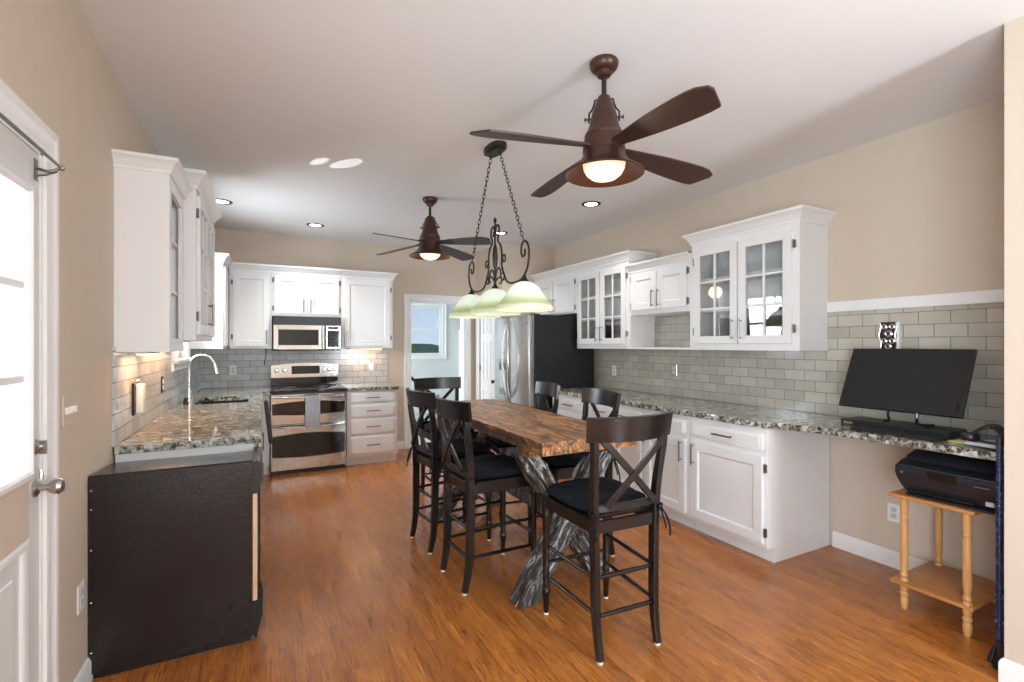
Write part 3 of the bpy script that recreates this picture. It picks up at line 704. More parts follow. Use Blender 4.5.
# faucet
fc = thing('faucet', 'tall brushed gooseneck faucet beside the sink', 'faucet', (-.595, 5.06, .915))
mb = MB(); mb.lathe([(.001, 0), (.032, 0), (.030, .008), (.022, .014), (.020, .09), (.017, .1)], (-.595, 5.06, .915), 20)
P = [(-.595, 5.06, .95), (-.595, 5.06, 1.18)]
for i in range(1, 15):
    a = PI - i*(PI*.93)/14; P.append((-.497+.098*math.cos(a), 5.06-.02*i/14, 1.215+.105*math.sin(a)))
mb.tube(P, .0125, 12); mb.build('neck', M['chrome'], fc)
e = P[-1]; MB().tube([(e[0], e[1], e[2]+.005), (e[0]+.006, e[1], e[2]-.03), (e[0]+.014, e[1], e[2]-.085)], [.014, .018, .021], 14).build('spray_head', M['chrome'], fc)
MB().tube([(-.575, 5.045, .985), (-.545, 5.02, .995), (-.50, 4.99, 1.03)], [.008, .007, .006], 10).build('lever', M['chrome'], fc)
MB().lathe([(.001, 0), (.022, 0), (.02, .01), (.014, .02), (.013, .045), (.001, .05)], (-.60, 4.90, .915), 16).build('side_cap', M['dark_metal'], fc)
# end of part 1

# ================================================================== appliances
# dishwasher, pulled out, its black side to the camera
dw = thing('dishwasher', 'black dishwasher with hammered side panel at end of left counter', 'dishwasher', (-.34, 2.89, 0))
mb = MB(); mb.prism([(-.656, .03), (-.656, .846), (-.055, .846), (-.055, .03)], 2.592, 2.598, 'xz'); mb.box(-.645, -.058, 2.597, 2.968, .03, .822)
mb.build('body', M['hammered'], dw)
mb = MB(); mb.prism([(2.591, .8455), (2.591, .855), (2.600, .861), (2.66, .858), (2.968, .836), (2.968, .8225)], -.657, -.053, 'yz'); mb.build('top_panel', M['hammered'], dw)
mb = MB(); mb.prism([(-.053, .74), (-.053, .852), (-.035, .858), (-.020, .85), (-.012, .82), (-.012, .765), (-.022, .74)], 2.595, 2.968, 'xz'); mb.build('control_panel', M['black'], dw)
MB().box(-.053, -.032, 2.597, 2.968, .19, .70, .003).build('door_core', M['lightwood'], dw)['label'] = 'bare tan edge of the door'
MB().box(-.032, -.022, 2.60, 2.968, .19, .735, .003).build('door_front', M['black'], dw)
MB().prism([(-.053, .70), (-.053, .74), (-.02, .74), (-.028, .705)], 2.597, 2.966, 'xz').build('door_latch', M['black'], dw)
mb = MB(); mb.prism([(-.055, .03), (-.055, .19), (-.032, .19), (-.018, .27), (-.008, .23), (-.010, .12), (-.024, .06), (-.036, .01)], 2.60, 2.640, 'xz'); mb.build('hinge_arm', M['black'], dw)
mb = MB(); mb.box(-.645, -.06, 2.61, 2.966, .0, .03); mb.build('base', M['black'], dw)
mb = MB()
for z in (.12, .33, .55, .72, .80): mb.sphere((-.647, 2.591, z), .004, 8)
mb.build('screws', M['nickel'], dw)

# range
rg = thing('range', 'stainless double-oven electric range between back wall cabinets', 'range', (.435, 6.1, 0))
X0, X1 = .052, .824
mb = MB(); mb.box(X0, X1, 5.775, 6.455, .045, .895, .003); mb.box(X0+.02, X1-.02, 5.80, 6.44, 0, .045); mb.build('body', M['black'], rg)
MB().box(X0-.004, X1+.004, 5.745, 6.40, .895, .915, .006, 2).build('cooktop', M['black_gloss'], rg)
mb = MB()
for x, y, r in ((.25, 5.93, .1), (.62, 5.93, .075), (.25, 6.2, .075), (.62, 6.2, .1)): mb.lathe([(r-.003, 0), (r-.003, .0006), (r, .0006), (r, 0)], (x, y, .9151), 32, caps=False)
mb.build('burner_rings', M['pewter'], rg)
n = 14; arc = [(X0+.01, 1.02)]+[(X1-.01, 1.02)]+[(X1-.01-(X1-X0-.02)*i/n, 1.165+.028*math.sin(PI*i/n)) for i in range(n+1)]
MB().prism(arc, 6.36, 6.455, 'xz').build('control_panel', M['steel'], rg)
bp = MB(); bp.prism([(6.37, .914), (6.37, 1.022), (6.455, 1.022), (6.455, .914)], X0+.01, X1-.01, 'yz'); bp.build('splash_panel', M['black_gloss'], rg)
MB().box(.285, .60, 6.352, 6.362, 1.06, 1.155, .004).build('display', M['black_gloss'], rg)
for x in (.118, .205, .655, .712, .769):
    MB().lathe([(.001, 0), (.024, 0), (.024, -.006), (.019, -.010), (.017, -.03), (.001, -.032)], (x, 6.36, 1.105), 20, 'y').build('knob', M['chrome'], rg)
def ovendoor(z0, z1, wz0, wz1, hz):
    o = MB().box(X0+.002, X1-.002, 5.745, 5.776, z0, z1, .004).build('oven_door', M['steel'], rg)
    n = 16; L = X1-X0-.03; a = X0+.015
    P = [(a+L*i/n, wz0-.018*math.sin(PI*i/n)+.012) for i in range(n+1)]+[(a+L*(1-i/n), wz1+.024*math.sin(PI*i/n)-.018) for i in range(n+1)]
    MB().prism(P, 5.738, 5.7455, 'xz').build('oven_window', M['black_gloss'], o)
    h = MB(); h.tube([(a+.01+(L-.02)*i/n, 5.745-.05*min(1, 6*min(i/n, 1-i/n))-.012*math.sin(PI*i/n), hz-.010*math.cos(PI*(2*i/n-1)/2)) for i in range(n+1)], .011, 10); h.build('handle', M['chrome'], o)
ovendoor(.548, .872, .645, .79, .845)
ovendoor(.05, .542, .185, .44, .525)
# dish towel on the upper oven handle
mb = MB(); nx, nz = 10, 14; x0_, x1_ = .39, .54
for k_ in range(2):
    off = (-.074, -.052)[k_]; zb = (.505, .62)[k_]
    g = [[mb._v((x0_+(x1_-x0_)*i/nx, 5.745+off-.003*math.sin(i*1.9+j*.4), .858-(.858-zb)*j/nz)) for j in range(nz+1)] for i in range(nx+1)]
    for i in range(nx):
        for j in range(nz): mb._f([g[i][j], g[i+1][j], g[i+1][j+1], g[i][j+1]])
    if k_ == 0: top0 = [g[i][0] for i in range(nx+1)]
    else:
        for i in range(nx): mb._f([top0[i], top0[i+1], g[i+1][0], g[i][0]])
bmesh.ops.solidify(mb.bm, geom=mb.bm.faces[:], thickness=.003)
tag(mb.build('dish_towel', M['towel'], org=(.465, 5.68, .5)), 'pale blue checked dish towel hanging on upper oven handle', 'towel')

# microwave
mw = thing('microwave', 'stainless over-the-range microwave under the short cabinet', 'microwave', (.446, 6.27, 1.345))
MB().box(.075, .817, 6.10, YB-.010, 1.345, 1.744, .003).build('body', M['black'], mw)
MB().box(.080, .812, 6.070, 6.10, 1.645, 1.738, .003).build('vent_panel', M['black'], mw)
mb = MB(); mb.box(.085, .135, 6.062, 6.10, 1.36, 1.64, .003); mb.box(.560, .625, 6.062, 6.10, 1.36, 1.64, .003); mb.box(.135, .560, 6.062, 6.10, 1.36, 1.408); mb.box(.135, .560, 6.062, 6.10, 1.588, 1.64)
dm = mb.build('door', M['steel'], mw)
MB().box(.135, .560, 6.070, 6.095, 1.408, 1.588).build('window', M['black_gloss'], dm)
MB().tube([(.602, 6.062, 1.375), (.602, 6.035, 1.39), (.602, 6.030, 1.5), (.602, 6.035, 1.61), (.602, 6.062, 1.625)], .008, 10).build('handle', M['chrome'], dm)
cpn = MB().box(.640, .808, 6.064, 6.10, 1.36, 1.64, .003).build('control_panel', M['steel'], mw)
MB().box(.660, .790, 6.060, 6.066, 1.385, 1.58, .02).build('keypad', M['black_gloss'], cpn)
MB().box(.668, .782, 6.060, 6.066, 1.600, 1.626, .004).build('display', M['black_gloss'], cpn)
mb = MB()
for i in range(3):
    for j in range(4): mb.box(.680+.034*i, .700+.034*i, 6.0585, 6.0605, 1.40+.04*j, 1.418+.04*j, .002)
mb.build('buttons', M['rug_mat'], cpn)

# refrigerator (front faces -x)
fr = thing('refrigerator', 'stainless french-door refrigerator with black side panel', 'refrigerator', (3.05, 5.06, 0))
FY0, FY1 = 4.655, 5.545; fm = (FY0+FY1)/2
MB().box(2.672, 3.50, FY0, FY1, .02, 1.752, .006).build('body', M['rug_mat'], fr)
def fdoor(nm, y0, y1, z0, z1):
    mb = MB(); mb.box(2.60, 2.665, y0, y1, z0, z1, .014, 3); return mb.build(nm, M['fridge_steel'], fr, 20)
rdo = fdoor('door', FY0, fm-.003, .72, 1.748); ldo = fdoor('door', fm+.003, FY1, .72, 1.748); fdz = fdoor('freezer_drawer', FY0, FY1, .06, .708)
def bow(par, y):
    z0_, z1_ = .80, 1.68; P = []
    for i in range(15):
        q = i/14; P.append((2.60-.015-.055*math.sin(PI*q)**.6, y+(.035 if y > fm else -.035)*math.sin(PI*q), z0_+(z1_-z0_)*q))
    MB().rect([(2.602, y, z0_-.004)]+P+[(2.602, y, z1_+.004)], .022, .016, (0, 1, 0)).build('handle', M['chrome'], par)
bow(rdo, fm-.035); bow(ldo, fm+.035)
MB().tube([(2.602, FY0+.1, .64), (2.55, FY0+.12, .645), (2.54, fm, .65), (2.55, FY1-.12, .645), (2.602, FY1-.1, .64)], .011, 10).build('handle', M['chrome'], fdz)
mb = MB(); mb.box(2.594, 2.602, 5.20, 5.40, .80, 1.24, .004); dsp = mb.build('dispenser', M['pewter'], ldo)
MB().box(2.590, 2.596, 5.215, 5.385, 1.115, 1.19, .003).build('dispenser_screen', M['black_gloss'], dsp) if False else None
mb = MB(); mb.box(2.592, 2.596, 5.215, 5.385, .88, 1.10, .003); mb.build('dispenser_recess', M['nickel'], ldo)
MB().box(2.590, 2.595, 5.215, 5.385, 1.115, 1.19, .003).build('dispenser_display', M['black_gloss'], ldo)
MB().lathe([(.001, 0), (.016, 0), (.014, -.002), (.001, -.0025)], (2.600, 4.69, 1.655), 20, 'x').build('emblem', M['pewter'], rdo)
MB().box(2.664, 2.673, FY0+.004, FY1-.004, .06, 1.75).build('gasket', M['nickel'], fr)
mb = MB(); mb.box(2.68, 2.76, FY0+.02, FY0+.12, 1.752, 1.765, .003); mb.box(2.68, 2.76, FY1-.12, FY1-.02, 1.752, 1.765, .003); mb.build('hinge_cover', M['black'], fr)
mb = MB(); mb.box(2.70, 3.45, FY0+.03, FY1-.03, 0, .02); mb.build('base', M['black'], fr)

# ================================================================== ceiling fans
def make_fan(label, loc, rz, gm):
    f = thing('ceiling_fan', label, 'ceiling fan', (0, 0, 0))
    # canopy, rod (z from ceiling = 0 downwards)
    MB().lathe([(.001, 0), (.064, 0), (.068, -.006), (.068, -.018), (.062, -.034), (.050, -.046), (.036, -.052), (.034, -.066), (.028, -.072), (.001, -.073)], n=32).build('canopy', M['fan_body'], f)
    MB().cyl((0, 0, -.065), (0, 0, -.175), .012, n=14).build('rod', M['dark_metal'], f)
    mb = MB(); mb.lathe([(.001, -.165), (.026, -.165), (.030, -.172), (.036, -.19), (.054, -.238), (.058, -.25), (.064, -.285), (.074, -.318), (.088, -.345), (.092, -.352), (.090, -.360), (.098, -.385), (.100, -.43), (.001, -.432)], n=40)
    hs = mb.build('motor_housing', M['fan_body'], f)
    for s in (1, -1):
        q = MB(Matrix.Rotation(math.radians(-38), 4, 'Z')); q.tube([(.026*s, 0, -.178), (.042*s, 0, -.18), (.046*s, 0, -.20), (.056*s, 0, -.225), (.070*s, 0, -.24), (.070*s, 0, -.285)], .0045, 8)
        q.cyl((.048*s, 0, -.268), (.088*s, 0, -.268), .005, n=8); q.lathe([(.009, 0), (.009, .006*s)], (.086*s, 0, -.268), 12, 'x'); q.build('bracket', M['dark_metal'], hs)
    mb = MB(); mb.lathe([(.096, -.425), (.099, -.445), (.108, -.465), (.128, -.49), (.160, -.512), (.184, -.528), (.186, -.534), (.182, -.536), (.155, -.52), (.122, -.498), (.100, -.472), (.085, -.45), (.080, -.43)], n=48, caps=False); mb.build('shade', M['fan_body'], f)
    mb = MB(); mb.lathe([(.001, -.562), (.03, -.560), (.06, -.550), (.082, -.533), (.096, -.508), (.100, -.485), (.098, -.475), (.001, -.472)], n=32); mb.build('light_bowl', M['warm_glow'], f)
    # blades
    n = 12
    for k in range(4):
        a = rz + k*PI/2; pitch = math.radians(-13)
        R = Matrix.Rotation(a, 4, 'Z') @ Matrix.Translation((0, 0, -.405)) @ Matrix.Rotation(math.radians(4.5), 4, 'Y') @ Matrix.Rotation(pitch, 4, 'X')
        mb = MB(R); U = []; L = []
        r0, r1 = .085, .665
        for i in range(n+1):
            q = i/n; x = r0+(r1-r0)*q
            w = .030+.048*math.sin(min(1, q*1.2)*PI*.5)
            if q > .85: w *= 1-.22*((q-.85)/.15)**1.5
            U.append((x-(.03*(q > .93)), w)); L.append((x-(0*(q > .93)), -w*.9))
        pts = U[:-1]+[(r1-.035, U[-1][1]*.8), (r1, -L[-1][1]*0-.02), (r1-.004, L[-1][1]*.8)]+L[:-1][::-1]
        mb.prism(pts, -.004, .004, 'xy'); mb.build('blade', gm, f)
        mb = MB(R); mb.box(.07, .15, -.022, .022, .004, .010, .003); mb.build('blade_iron', M['dark_metal'], f)
    f.location = loc
    return f
def fan_light(loc, power):
    d = bpy.data.lights.new('fan_lamp', 'POINT'); d.energy = power; d.color = (1, .78, .55); d.shadow_soft_size = .08
    o = bpy.data.objects.new('fan_lamp', d); COL.objects.link(o); o.location = loc
make_fan('large brown ceiling fan with lit dome lamp, nearest the camera', (1.426, 1.82, ZC), math.radians(-2), M['blade'])
fan_light((1.426, 1.82, 2.08), 2)
make_fan('farther brown ceiling fan with grey blades toward the kitchen', (1.34, 4.24, ZC), math.radians(33), M['blade_grey'])
fan_light((1.34, 4.24, 2.08), 2)

# ================================================================== chandelier over the table
CX, CY = 1.384, 2.94
ch = thing('chandelier', 'black wrought iron three-light chandelier on chains over the table', 'chandelier', (CX, CY, ZC))
mb = MB(); cp = []
for i in range(32):
    a = 2*PI*i/32; cp.append((CX+.060*math.copysign(abs(math.cos(a))**.8, math.cos(a)), CY+.115*math.copysign(abs(math.sin(a))**.8, math.sin(a))))
mb.prism(cp, ZC-.028, ZC, 'xy'); mb.prism([(CX+(x-CX)*.7, CY+(y-CY)*.75) for x, y in cp], ZC-.042, ZC-.027, 'xy')
for s in (-1, 1): mb.cyl((CX, CY+.07*s, ZC-.06), (CX, CY+.07*s, ZC-.04), .006, n=10)
mb.build('canopy', M['dark_metal'], ch)
def chain(p0, p1):
    p0, p1 = Vector(p0), Vector(p1); L = (p1-p0).length; t = (p1-p0).normalized(); n = int(L/.030); mb = MB()
    A = t.orthogonal().normalized(); B = t.cross(A)
    for i in range(n):
        c = p0+t*((i+.5)*L/n); s = A if i % 2 else B
        P = []
        for k in range(12):
            a = 2*PI*k/12; P.append(c + t*(.021*math.cos(a)) + s*(.0095*math.sin(a)))
        mb.tube(P, .0024, 6, closed=True)
    return mb.build('chain', M['dark_metal'], ch)
for s in (-1, 1): chain((CX, CY+.07*s, ZC-.055), (CX, CY+.40*s, 2.045))
def smoothpts(P, k=6):
    out = []; n = len(P)
    for i in range(n-1):
        p0, p1, p2, p3 = (Vector(P[max(i-1, 0)]), Vector(P[i]), Vector(P[i+1]), Vector(P[min(i+2, n-1)]))
        for j in range(k):
            t = j/k; out.append(.5*((2*p1)+(-p0+p2)*t+(2*p0-5*p1+4*p2-p3)*t*t+(-p0+3*p1-3*p2+p3)*t**3))
    out.append(Vector(P[-1])); return out
mb = MB()
for s in (-1, 1):
    A = [(.030, 2.15), (.012, 2.165), (.010, 2.195), (.035, 2.215), (.062, 2.195), (.062, 2.155), (.045, 2.125), (.05, 2.10), (.085, 2.07), (.105, 2.01), (.105, 1.93), (.145, 1.86), (.22, 1.815), (.33, 1.80), (.44, 1.812), (.515, 1.86), (.545, 1.935), (.535, 2.0), (.49, 2.035), (.445, 2.02), (.435, 1.975), (.455, 1.945), (.487, 1.955), (.487, 1.985)]
    mb.tube(smoothpts([(CX, CY+s*a*(.86 if a > .15 else 1), z) for a, z in A]), .0068, 8)
    B = [(.108, 1.98), (.135, 2.0), (.155, 1.985), (.15, 1.955), (.125, 1.955), (.12, 1.975)]
    mb.tube(smoothpts([(CX, CY+s*a, z) for a, z in B]), .0055, 8)
    C_ = [(.008, 1.83), (.02, 1.90), (.055, 1.925), (.085, 1.90), (.09, 1.86), (.115, 1.835), (.14, 1.85), (.135, 1.88), (.112, 1.88)]
    mb.tube(smoothpts([(CX, CY+s*a, z) for a, z in C_]), .0058, 8)
    D_ = [(.006, 1.84), (.035, 1.87), (.06, 1.86), (.06, 1.835), (.04, 1.83)]
    mb.tube(smoothpts([(CX+s*abs(a)*.8, CY, z) for a, z in D_]), .0055, 8)
mb.build('scroll_arm', M['dark_metal'], ch)
mb = MB(); mb.lathe([(.001, 0), (.006, 0), (.006, .10), (.014, .13), (.019, .19), (.014, .25), (.006, .28), (.006, .42), (.011, .425), (.011, .445), (.001, .46)], (CX, CY, 1.815), 12); mb.build('center_rod', M['dark_metal'], ch)
for s in (-1, 0, 1):
    y = CY+s*.415; z = 1.622
    MB().lathe([(.001, .205), (.010, .205), (.012, .19), (.030, .168), (.034, .158), (.001, .156)], (CX, y, z), 20).build('socket_cap', M['dark_metal'], ch)
    sh = thing('shade_tmp', '', '', (CX, y, z))
    prof = [(.034, .166), (.055, .158), (.080, .140), (.102, .110), (.122, .078), (.146, .045), (.166, .020), (.172, .004), (.170, -.004), (.164, .012), (.142, .038), (.118, .070), (.098, .102), (.076, .132), (.052, .150), (.034, .158)]
    o = MB().lathe(prof, (CX, y, z), 48, caps=False).build('lamp_shade', M['shade'], sh)
    o.parent = ch; o.location = (0, y-CY, z-ZC); bpy.data.objects.remove(sh)
    MB().sphere((CX, y, z+.085), .028, 14).build('bulb', M['can_glow'], ch)
    d = bpy.data.lights.new('bulb_lamp', 'POINT'); d.energy = .8; d.color = (1, .95, .88); d.shadow_soft_size = .03
    o = bpy.data.objects.new('bulb_lamp', d); COL.objects.link(o); o.location = (CX, y, z+.045)

# ================================================================== recessed downlights
def can(label, x, y):
    t = thing('recessed_downlight', label, 'downlight', (x, y, ZC), 'recessed ceiling lights')
    MB().lathe([(.060, .02), (.060, -.004), (.066, -.008), (.088, -.006), (.092, 0), (.090, .004)], (x, y, ZC), 36, caps=False).build('trim_ring', M['dark_metal'], t)
    MB().lathe([(.001, -.006), (.050, -.006), (.0615, -.001), (.0615, .0)], (x, y, ZC), 32).build('lens', M['can_glow'], t)
    d = bpy.data.lights.new('downlight_lamp', 'SPOT'); d.energy = 30; d.spot_size = math.radians(110); d.spot_blend = .8; d.color = (1, .93, .84); d.shadow_soft_size = .05
    o = bpy.data.objects.new('downlight_lamp', d); COL.objects.link(o); o.location = (x, y, ZC-.02)
can('recessed ceiling light right of the near fan', 2.755, 3.71)
can('recessed ceiling light just left of the farther fan, by the back wall cabinets', .50, 5.77)
can('recessed ceiling light beside the left wall cabinet crown', -.36, 5.22)
can('recessed ceiling light seen behind the chandelier top', 2.50, 5.17)

# under-cabinet lamps
def strip(label, x0, x1, y0, y1, z, p, col=(1, .62, .33)):
    t = thing('under_cabinet_light', label, 'light', ((x0+x1)/2, (y0+y1)/2, z))
    MB().box(x0, x1, y0, y1, z-.012, z, .003).build('housing', M['white_plastic'], t); MB().box(x0+.01, x1-.01, y0+.01, y1-.01, z-.015, z-.0115).build('lens', M['ledwarm'], t)
    area('under_cabinet_lamp', ((x0+x1)/2, (y0+y1)/2, z-.02), (0, 0, 0), x1-x0, y1-y0, p, col)
strip('warm light strip under the glass cabinet on left wall', -.60, -.50, 3.55, 4.30, 1.439, 2.2, (1, .50, .22))
strip('warm light strip under wall cabinet right of microwave', .95, 1.35, 6.28, 6.36, 1.369, .8, (1, .55, .28))
strip('warm light strip under wall cabinet nearest entry door', -.60, -.54, 3.08, 3.40, 1.374, .9, (1, .50, .22))

# ================================================================== table
TX0, TX1, TY0, TY1, TZ = 1.245, 1.875, 2.085, 4.03, .912
tb = thing('dining_table', 'rustic reclaimed wood counter-height table with dark carved cross legs', 'table', ((TX0+TX1)/2, (TY0+TY1)/2, 0))
def rough_block(mb, x0, x1, y0, y1, z0, z1, amp, n=(6, 20, 2), M4=None, seed=0):
    rnd = random.Random(seed); bm2 = bmesh.new(); nx, ny, nz = n
    def key(i, j, k): return (i, j, k)
    V = {}
    for i in range(nx+1):
        for j in range(ny+1):
            for k in range(nz+1):
                if i in (0, nx) or j in (0, ny) or k in (0, nz):
                    co = Vector((x0+(x1-x0)*i/nx, y0+(y1-y0)*j/ny, z0+(z1-z0)*k/nz))+Vector([rnd.uniform(-amp, amp) for _ in range(3)])*Vector((1, 1, .6)).x
                    if amp and k == nz and nz > 1: co.z += rnd.uniform(-amp, amp)*.2
                    V[key(i, j, k)] = mb.bm.verts.new(mb.T @ (M4 @ co if M4 else co))
    def q(a, b, c, d): mb._f([V[a], V[b], V[c], V[d]])
    for i in range(nx):
        for j in range(ny):
            for k in (0, nz): q((i, j, k), (i+1, j, k), (i+1, j+1, k), (i, j+1, k))
    for i in range(nx):
        for k in range(nz):
            for j in (0, ny): q((i, j, k), (i+1, j, k), (i+1, j, k+1), (i, j, k+1))
    for j in range(ny):
        for k in range(nz):
            for i in (0, nx): q((i, j, k), (i, j+1, k), (i, j+1, k+1), (i, j, k+1))
    bm2.free()
mb = MB(); rough_block(mb, TX0, TX1, TY0, TY1, TZ-.066, TZ, .0022, (16, 50, 3), seed=3); mb.build('tabletop', M['rustic'], tb, 60)
for yy, sd in ((2.36, 1), (3.80, 2)):
    for s in (1, -1):
        a = Vector(((TX0+TX1)/2-s*.285-(.03 if s > 0 else 0), yy-.055*s, 0)); b = Vector(((TX0+TX1)/2+s*.24, yy-.055*s, .80)); d = b-a; L = d.length
        ang = math.atan2(d.x, d.z)
        M4 = Matrix.Translation((a+b)/2) @ Matrix.Rotation(ang, 4, 'Y')
        mb = MB(); rough_block(mb, -.060, .060, -.052, .052, -L/2-.02, L/2+.02, .007, (5, 4, 26), M4, seed=sd*3+s)
        # trim to the floor
        for v in mb.bm.verts:
            if v.co.z < 0.002: v.co.z = .001
            if v.co.z > .79: v.co.z = .79
        mb.build('leg', M['bark_a'] if s > 0 else M['bark_b'], tb, 50)
    MB().box(TX0+.035, TX1-.035, yy-.075, yy+.075, .789, TZ-.062, .004).build('cross_beam', M['rustic'], tb)
MB().box((TX0+TX1)/2-.03, (TX0+TX1)/2+.03, 2.47, 3.69, .36, .45, .004).build('stretcher', M['bark'], tb)

# ================================================================== chairs
def make_chair(label):
    t = thing('bar_chair', label, 'chair', (0, 0, 0), 'bar chairs around the rustic table')
    W_ = M['chair']
    for s in (-1, 1):
        P = smoothpts([(.162*s, -.240, .010), (.163*s, -.222, .10), (.165*s, -.210, .22), (.168*s, -.207, .42), (.172*s, -.207, .62), (.180*s, -.218, .78), (.192*s, -.240, .94), (.194*s, -.245, .995)], 4)
        ds = [.030+.016*min(1, p.z/.25) - .014*max(0, (p.z-.62)/.4) for p in P]
        lg = MB().rect(P, .030, ds).build('leg', W_, t)
        MB().lathe([(.001, 0), (.013, 0), (.014, .010), (.001, .011)], (.162*s, -.240, 0), 14).build('foot_glide', M['white_plastic'], lg)
        pr = [(.001, .010), (.013, .010), (.0145, .03), (.0175, .10), (.0215, .112), (.0225, .122), (.0215, .132), (.017, .142), (.019, .155), (.0175, .165), (.018, .3), (.0185, .50), (.0215, .515), (.0225, .525), (.019, .54), (.020, .555), (.001, .556)]
        mb = MB(); mb.lathe(pr, (.190*s, .205, 0), 16); mb.box(.190*s-.020, .190*s+.020, .185, .225, .553, .618, .003)
        lg = mb.build('leg', W_, t)
        MB().lathe([(.001, 0), (.012, 0), (.013, .010), (.001, .011)], (.190*s, .205, 0), 14).build('foot_glide', M['white_plastic'], lg)
    mb = MB()
    for s in (-1, 1): mb.rect([(.188*s, .19, .588), (.171*s, -.20, .588)], .020, .058, (1, 0, 0))
    mb.box(-.172, .172, .193, .213, .560, .616, .002); mb.box(-.158, .158, -.218, -.198, .560, .616, .002)
    mb.build('seat_frame', W_, t)
    MB().prism([(-.218, .235), (.218, .235), (.205, -.185), (-.205, -.185)], .616, .634, 'xy').build('seat', W_, t)
    # cushion
    mb = MB(); n = 24; rings = []
    for q, h in ((.90, .0), (1.0, .010), (1.02, .024), (.99, .037), (.90, .047), (.6, .053), (.2, .050)):
        R = []
        for i in range(n*2):
            a = PI*i/n; c, s_ = math.cos(a), math.sin(a); e = .42
            x = .205*math.copysign(abs(c)**e, c)*q; y = .205*math.copysign(abs(s_)**e, s_)*q
            y2 = y*1.0+.022; x2 = x*(1-.06*(y < 0))
            R.append(mb._v((x2, y2, .634+h+.003*math.sin(9*a))))
        rings.append(R)
    for i in range(len(rings)-1): mb.bridge(rings[i], rings[i+1])
    mb._f(rings[0][::-1]); mb._f(rings[-1]); cu = mb.build('cushion', M['cushion'], t, 60)
    for s in (-1, 1):
        mb = MB(); mb.tube(smoothpts([(.185*s, -.18, .650), (.20*s, -.225, .655), (.185*s, -.245, .64), (.21*s, -.25, .60), (.225*s, -.255, .55), (.222*s, -.26, .51)]), .0045, 6)
        mb.tube(smoothpts([(.20*s, -.225, .655), (.175*s, -.24, .65), (.19*s, -.245, .61), (.198*s, -.26, .55)]), .0045, 6)
        mb.build('cushion_tie', M['cushion'], cu)
    # curved top rail, bulging backwards
    k = 12; P = []
    for i in range(k+1):
        q = -1+2*i/k; P.append((.235*q, -.240-.060*(1-q*q), 1.038))
    MB().rect(P, .112, .022, (0, -.16, 1)).build('top_rail', W_, t)
    k = 8; P = []
    for i in range(k+1):
        q = -1+2*i/k; P.append((.172*q, -.214-.016*(1-q*q), .675))
    MB().rect(P, .034, .020, (0, 0, 1)).build('lower_rail', W_, t)
    for s in (-1, 1):
        P = []
        for i in range(9):
            q = i/8; x = s*(-.165+.30*q); z = .988+(.69-.988)*q
            P.append((x, -.236-.05*math.sin(PI*(.25+.5*(1-q)))*(.35+.65*(1-q)) + .0+(.004*s), z))
        MB().rect(P, .030, .014, (1, 0, .9*s)).build('cross_slat', W_, t)
    def st(a, b): MB().tube([a, tuple((a[i]+b[i])/2 for i in range(3)), b], [.0085, .011, .0085], 10).build('stretcher', W_, t)
    for s in (-1, 1):
        st((.188*s, .200, .36), (.168*s, -.20, .36)); st((.188*s, .200, .20), (.167*s, -.21, .20))
    st((-.188, .205, .27), (.188, .205, .27)); st((-.165, -.212, .19), (.165, -.212, .19)); st((-.166, -.206, .36), (.166, -.206, .36))
    return t
c1 = make_chair('black cross-back bar chair at near end of table, its back to the camera')
c1.location = (1.493, 1.945, 0); c1.rotation_euler = (0, 0, math.radians(-2.5))
dup(c1, (1.235, 2.71, 0), math.radians(-87), 'black cross-back bar chair on left side of table, nearer of the two')
dup(c1, (1.215, 3.325, 0), math.radians(-84), 'black cross-back bar chair on left side of table, farther of the two')
dup(c1, (1.495, 4.20, 0), math.radians(182), 'black cross-back bar chair at far end of table by doorway')
dup(c1, (1.835, 3.44, 0), math.radians(81), 'black cross-back bar chair on right side of table, nearer the refrigerator')
dup(c1, (1.845, 2.735, 0), math.radians(84), 'black cross-back bar chair on right side of table, in front of base cabinets')

# ================================================================== desk things
mon = thing('computer_monitor', 'black widescreen monitor tilted back on the granite desk', 'monitor', (3.36, 1.465, .915))
def bil(u, v, off=0):   # u 0..1 left->right (y 1.77 -> 1.16), v 0..1 bottom->top
    p = Vector((3.25, 1.768, 1.03)).lerp(Vector((3.25, 1.160, 1.03)), u) + (Vector((3.42, 0, 1.387))-Vector((3.25, 0, 1.03)))*v
    nrm = Vector((-.357, 0, .17)).normalized(); return p + nrm*off
def slab(mb, u0, u1, v0, v1, o0, o1):
    v = [mb._v(bil(u, w, o)) for u in (u0, u1) for w in (v0, v1) for o in (o0, o1)]
    for q in ((0,1,3,2),(4,6,7,5),(0,4,5,1),(2,3,7,6),(0,2,6,4),(1,5,7,3)): mb._f([v[i] for i in q])
mb = MB(); slab(mb, 0, 1, 0, 1, -.022, 0); mb.build('casing', M['black'], mon)
mb = MB(); slab(mb, .014, .985, .03, .975, 0, .0012); mb.build('screen', M['rug_mat'], mon)
mb = MB(); slab(mb, .955, .965, .10, .22, .0008, .002); mb.build('button_strip', M['black_gloss'], mon)
for y in (1.50, 1.36): MB().tube(smoothpts([(3.27, y, 1.05), (3.262, y, 1.00), (3.27, y, .968), (3.29, y+.03*(1 if y > 1.4 else -1), .961), (3.33, y+.05*(1 if y > 1.4 else -1), .961)]), .007, 8).build('stand_foot', M['black_gloss'], mon)
mb = MB(); mb.box(3.20, 3.40, 1.19, 1.73, .915, .953, .005)
t = thing('docking_base', 'flat black computer base under the monitor', 'computer', (3.3, 1.46, .915)); mb.build('casing', M['black'], t)
MB().box(3.1985, 3.2005, 1.66, 1.71, .926, .94).build('port_strip', M['pewter'], t)
t = thing('keyboard', 'black keyboard lying in front of the computer base', 'keyboard', (3.12, 1.38, .915))
MB().box(3.055, 3.185, 1.18, 1.60, .9155, .928, .003).build('casing', M['black'], t)
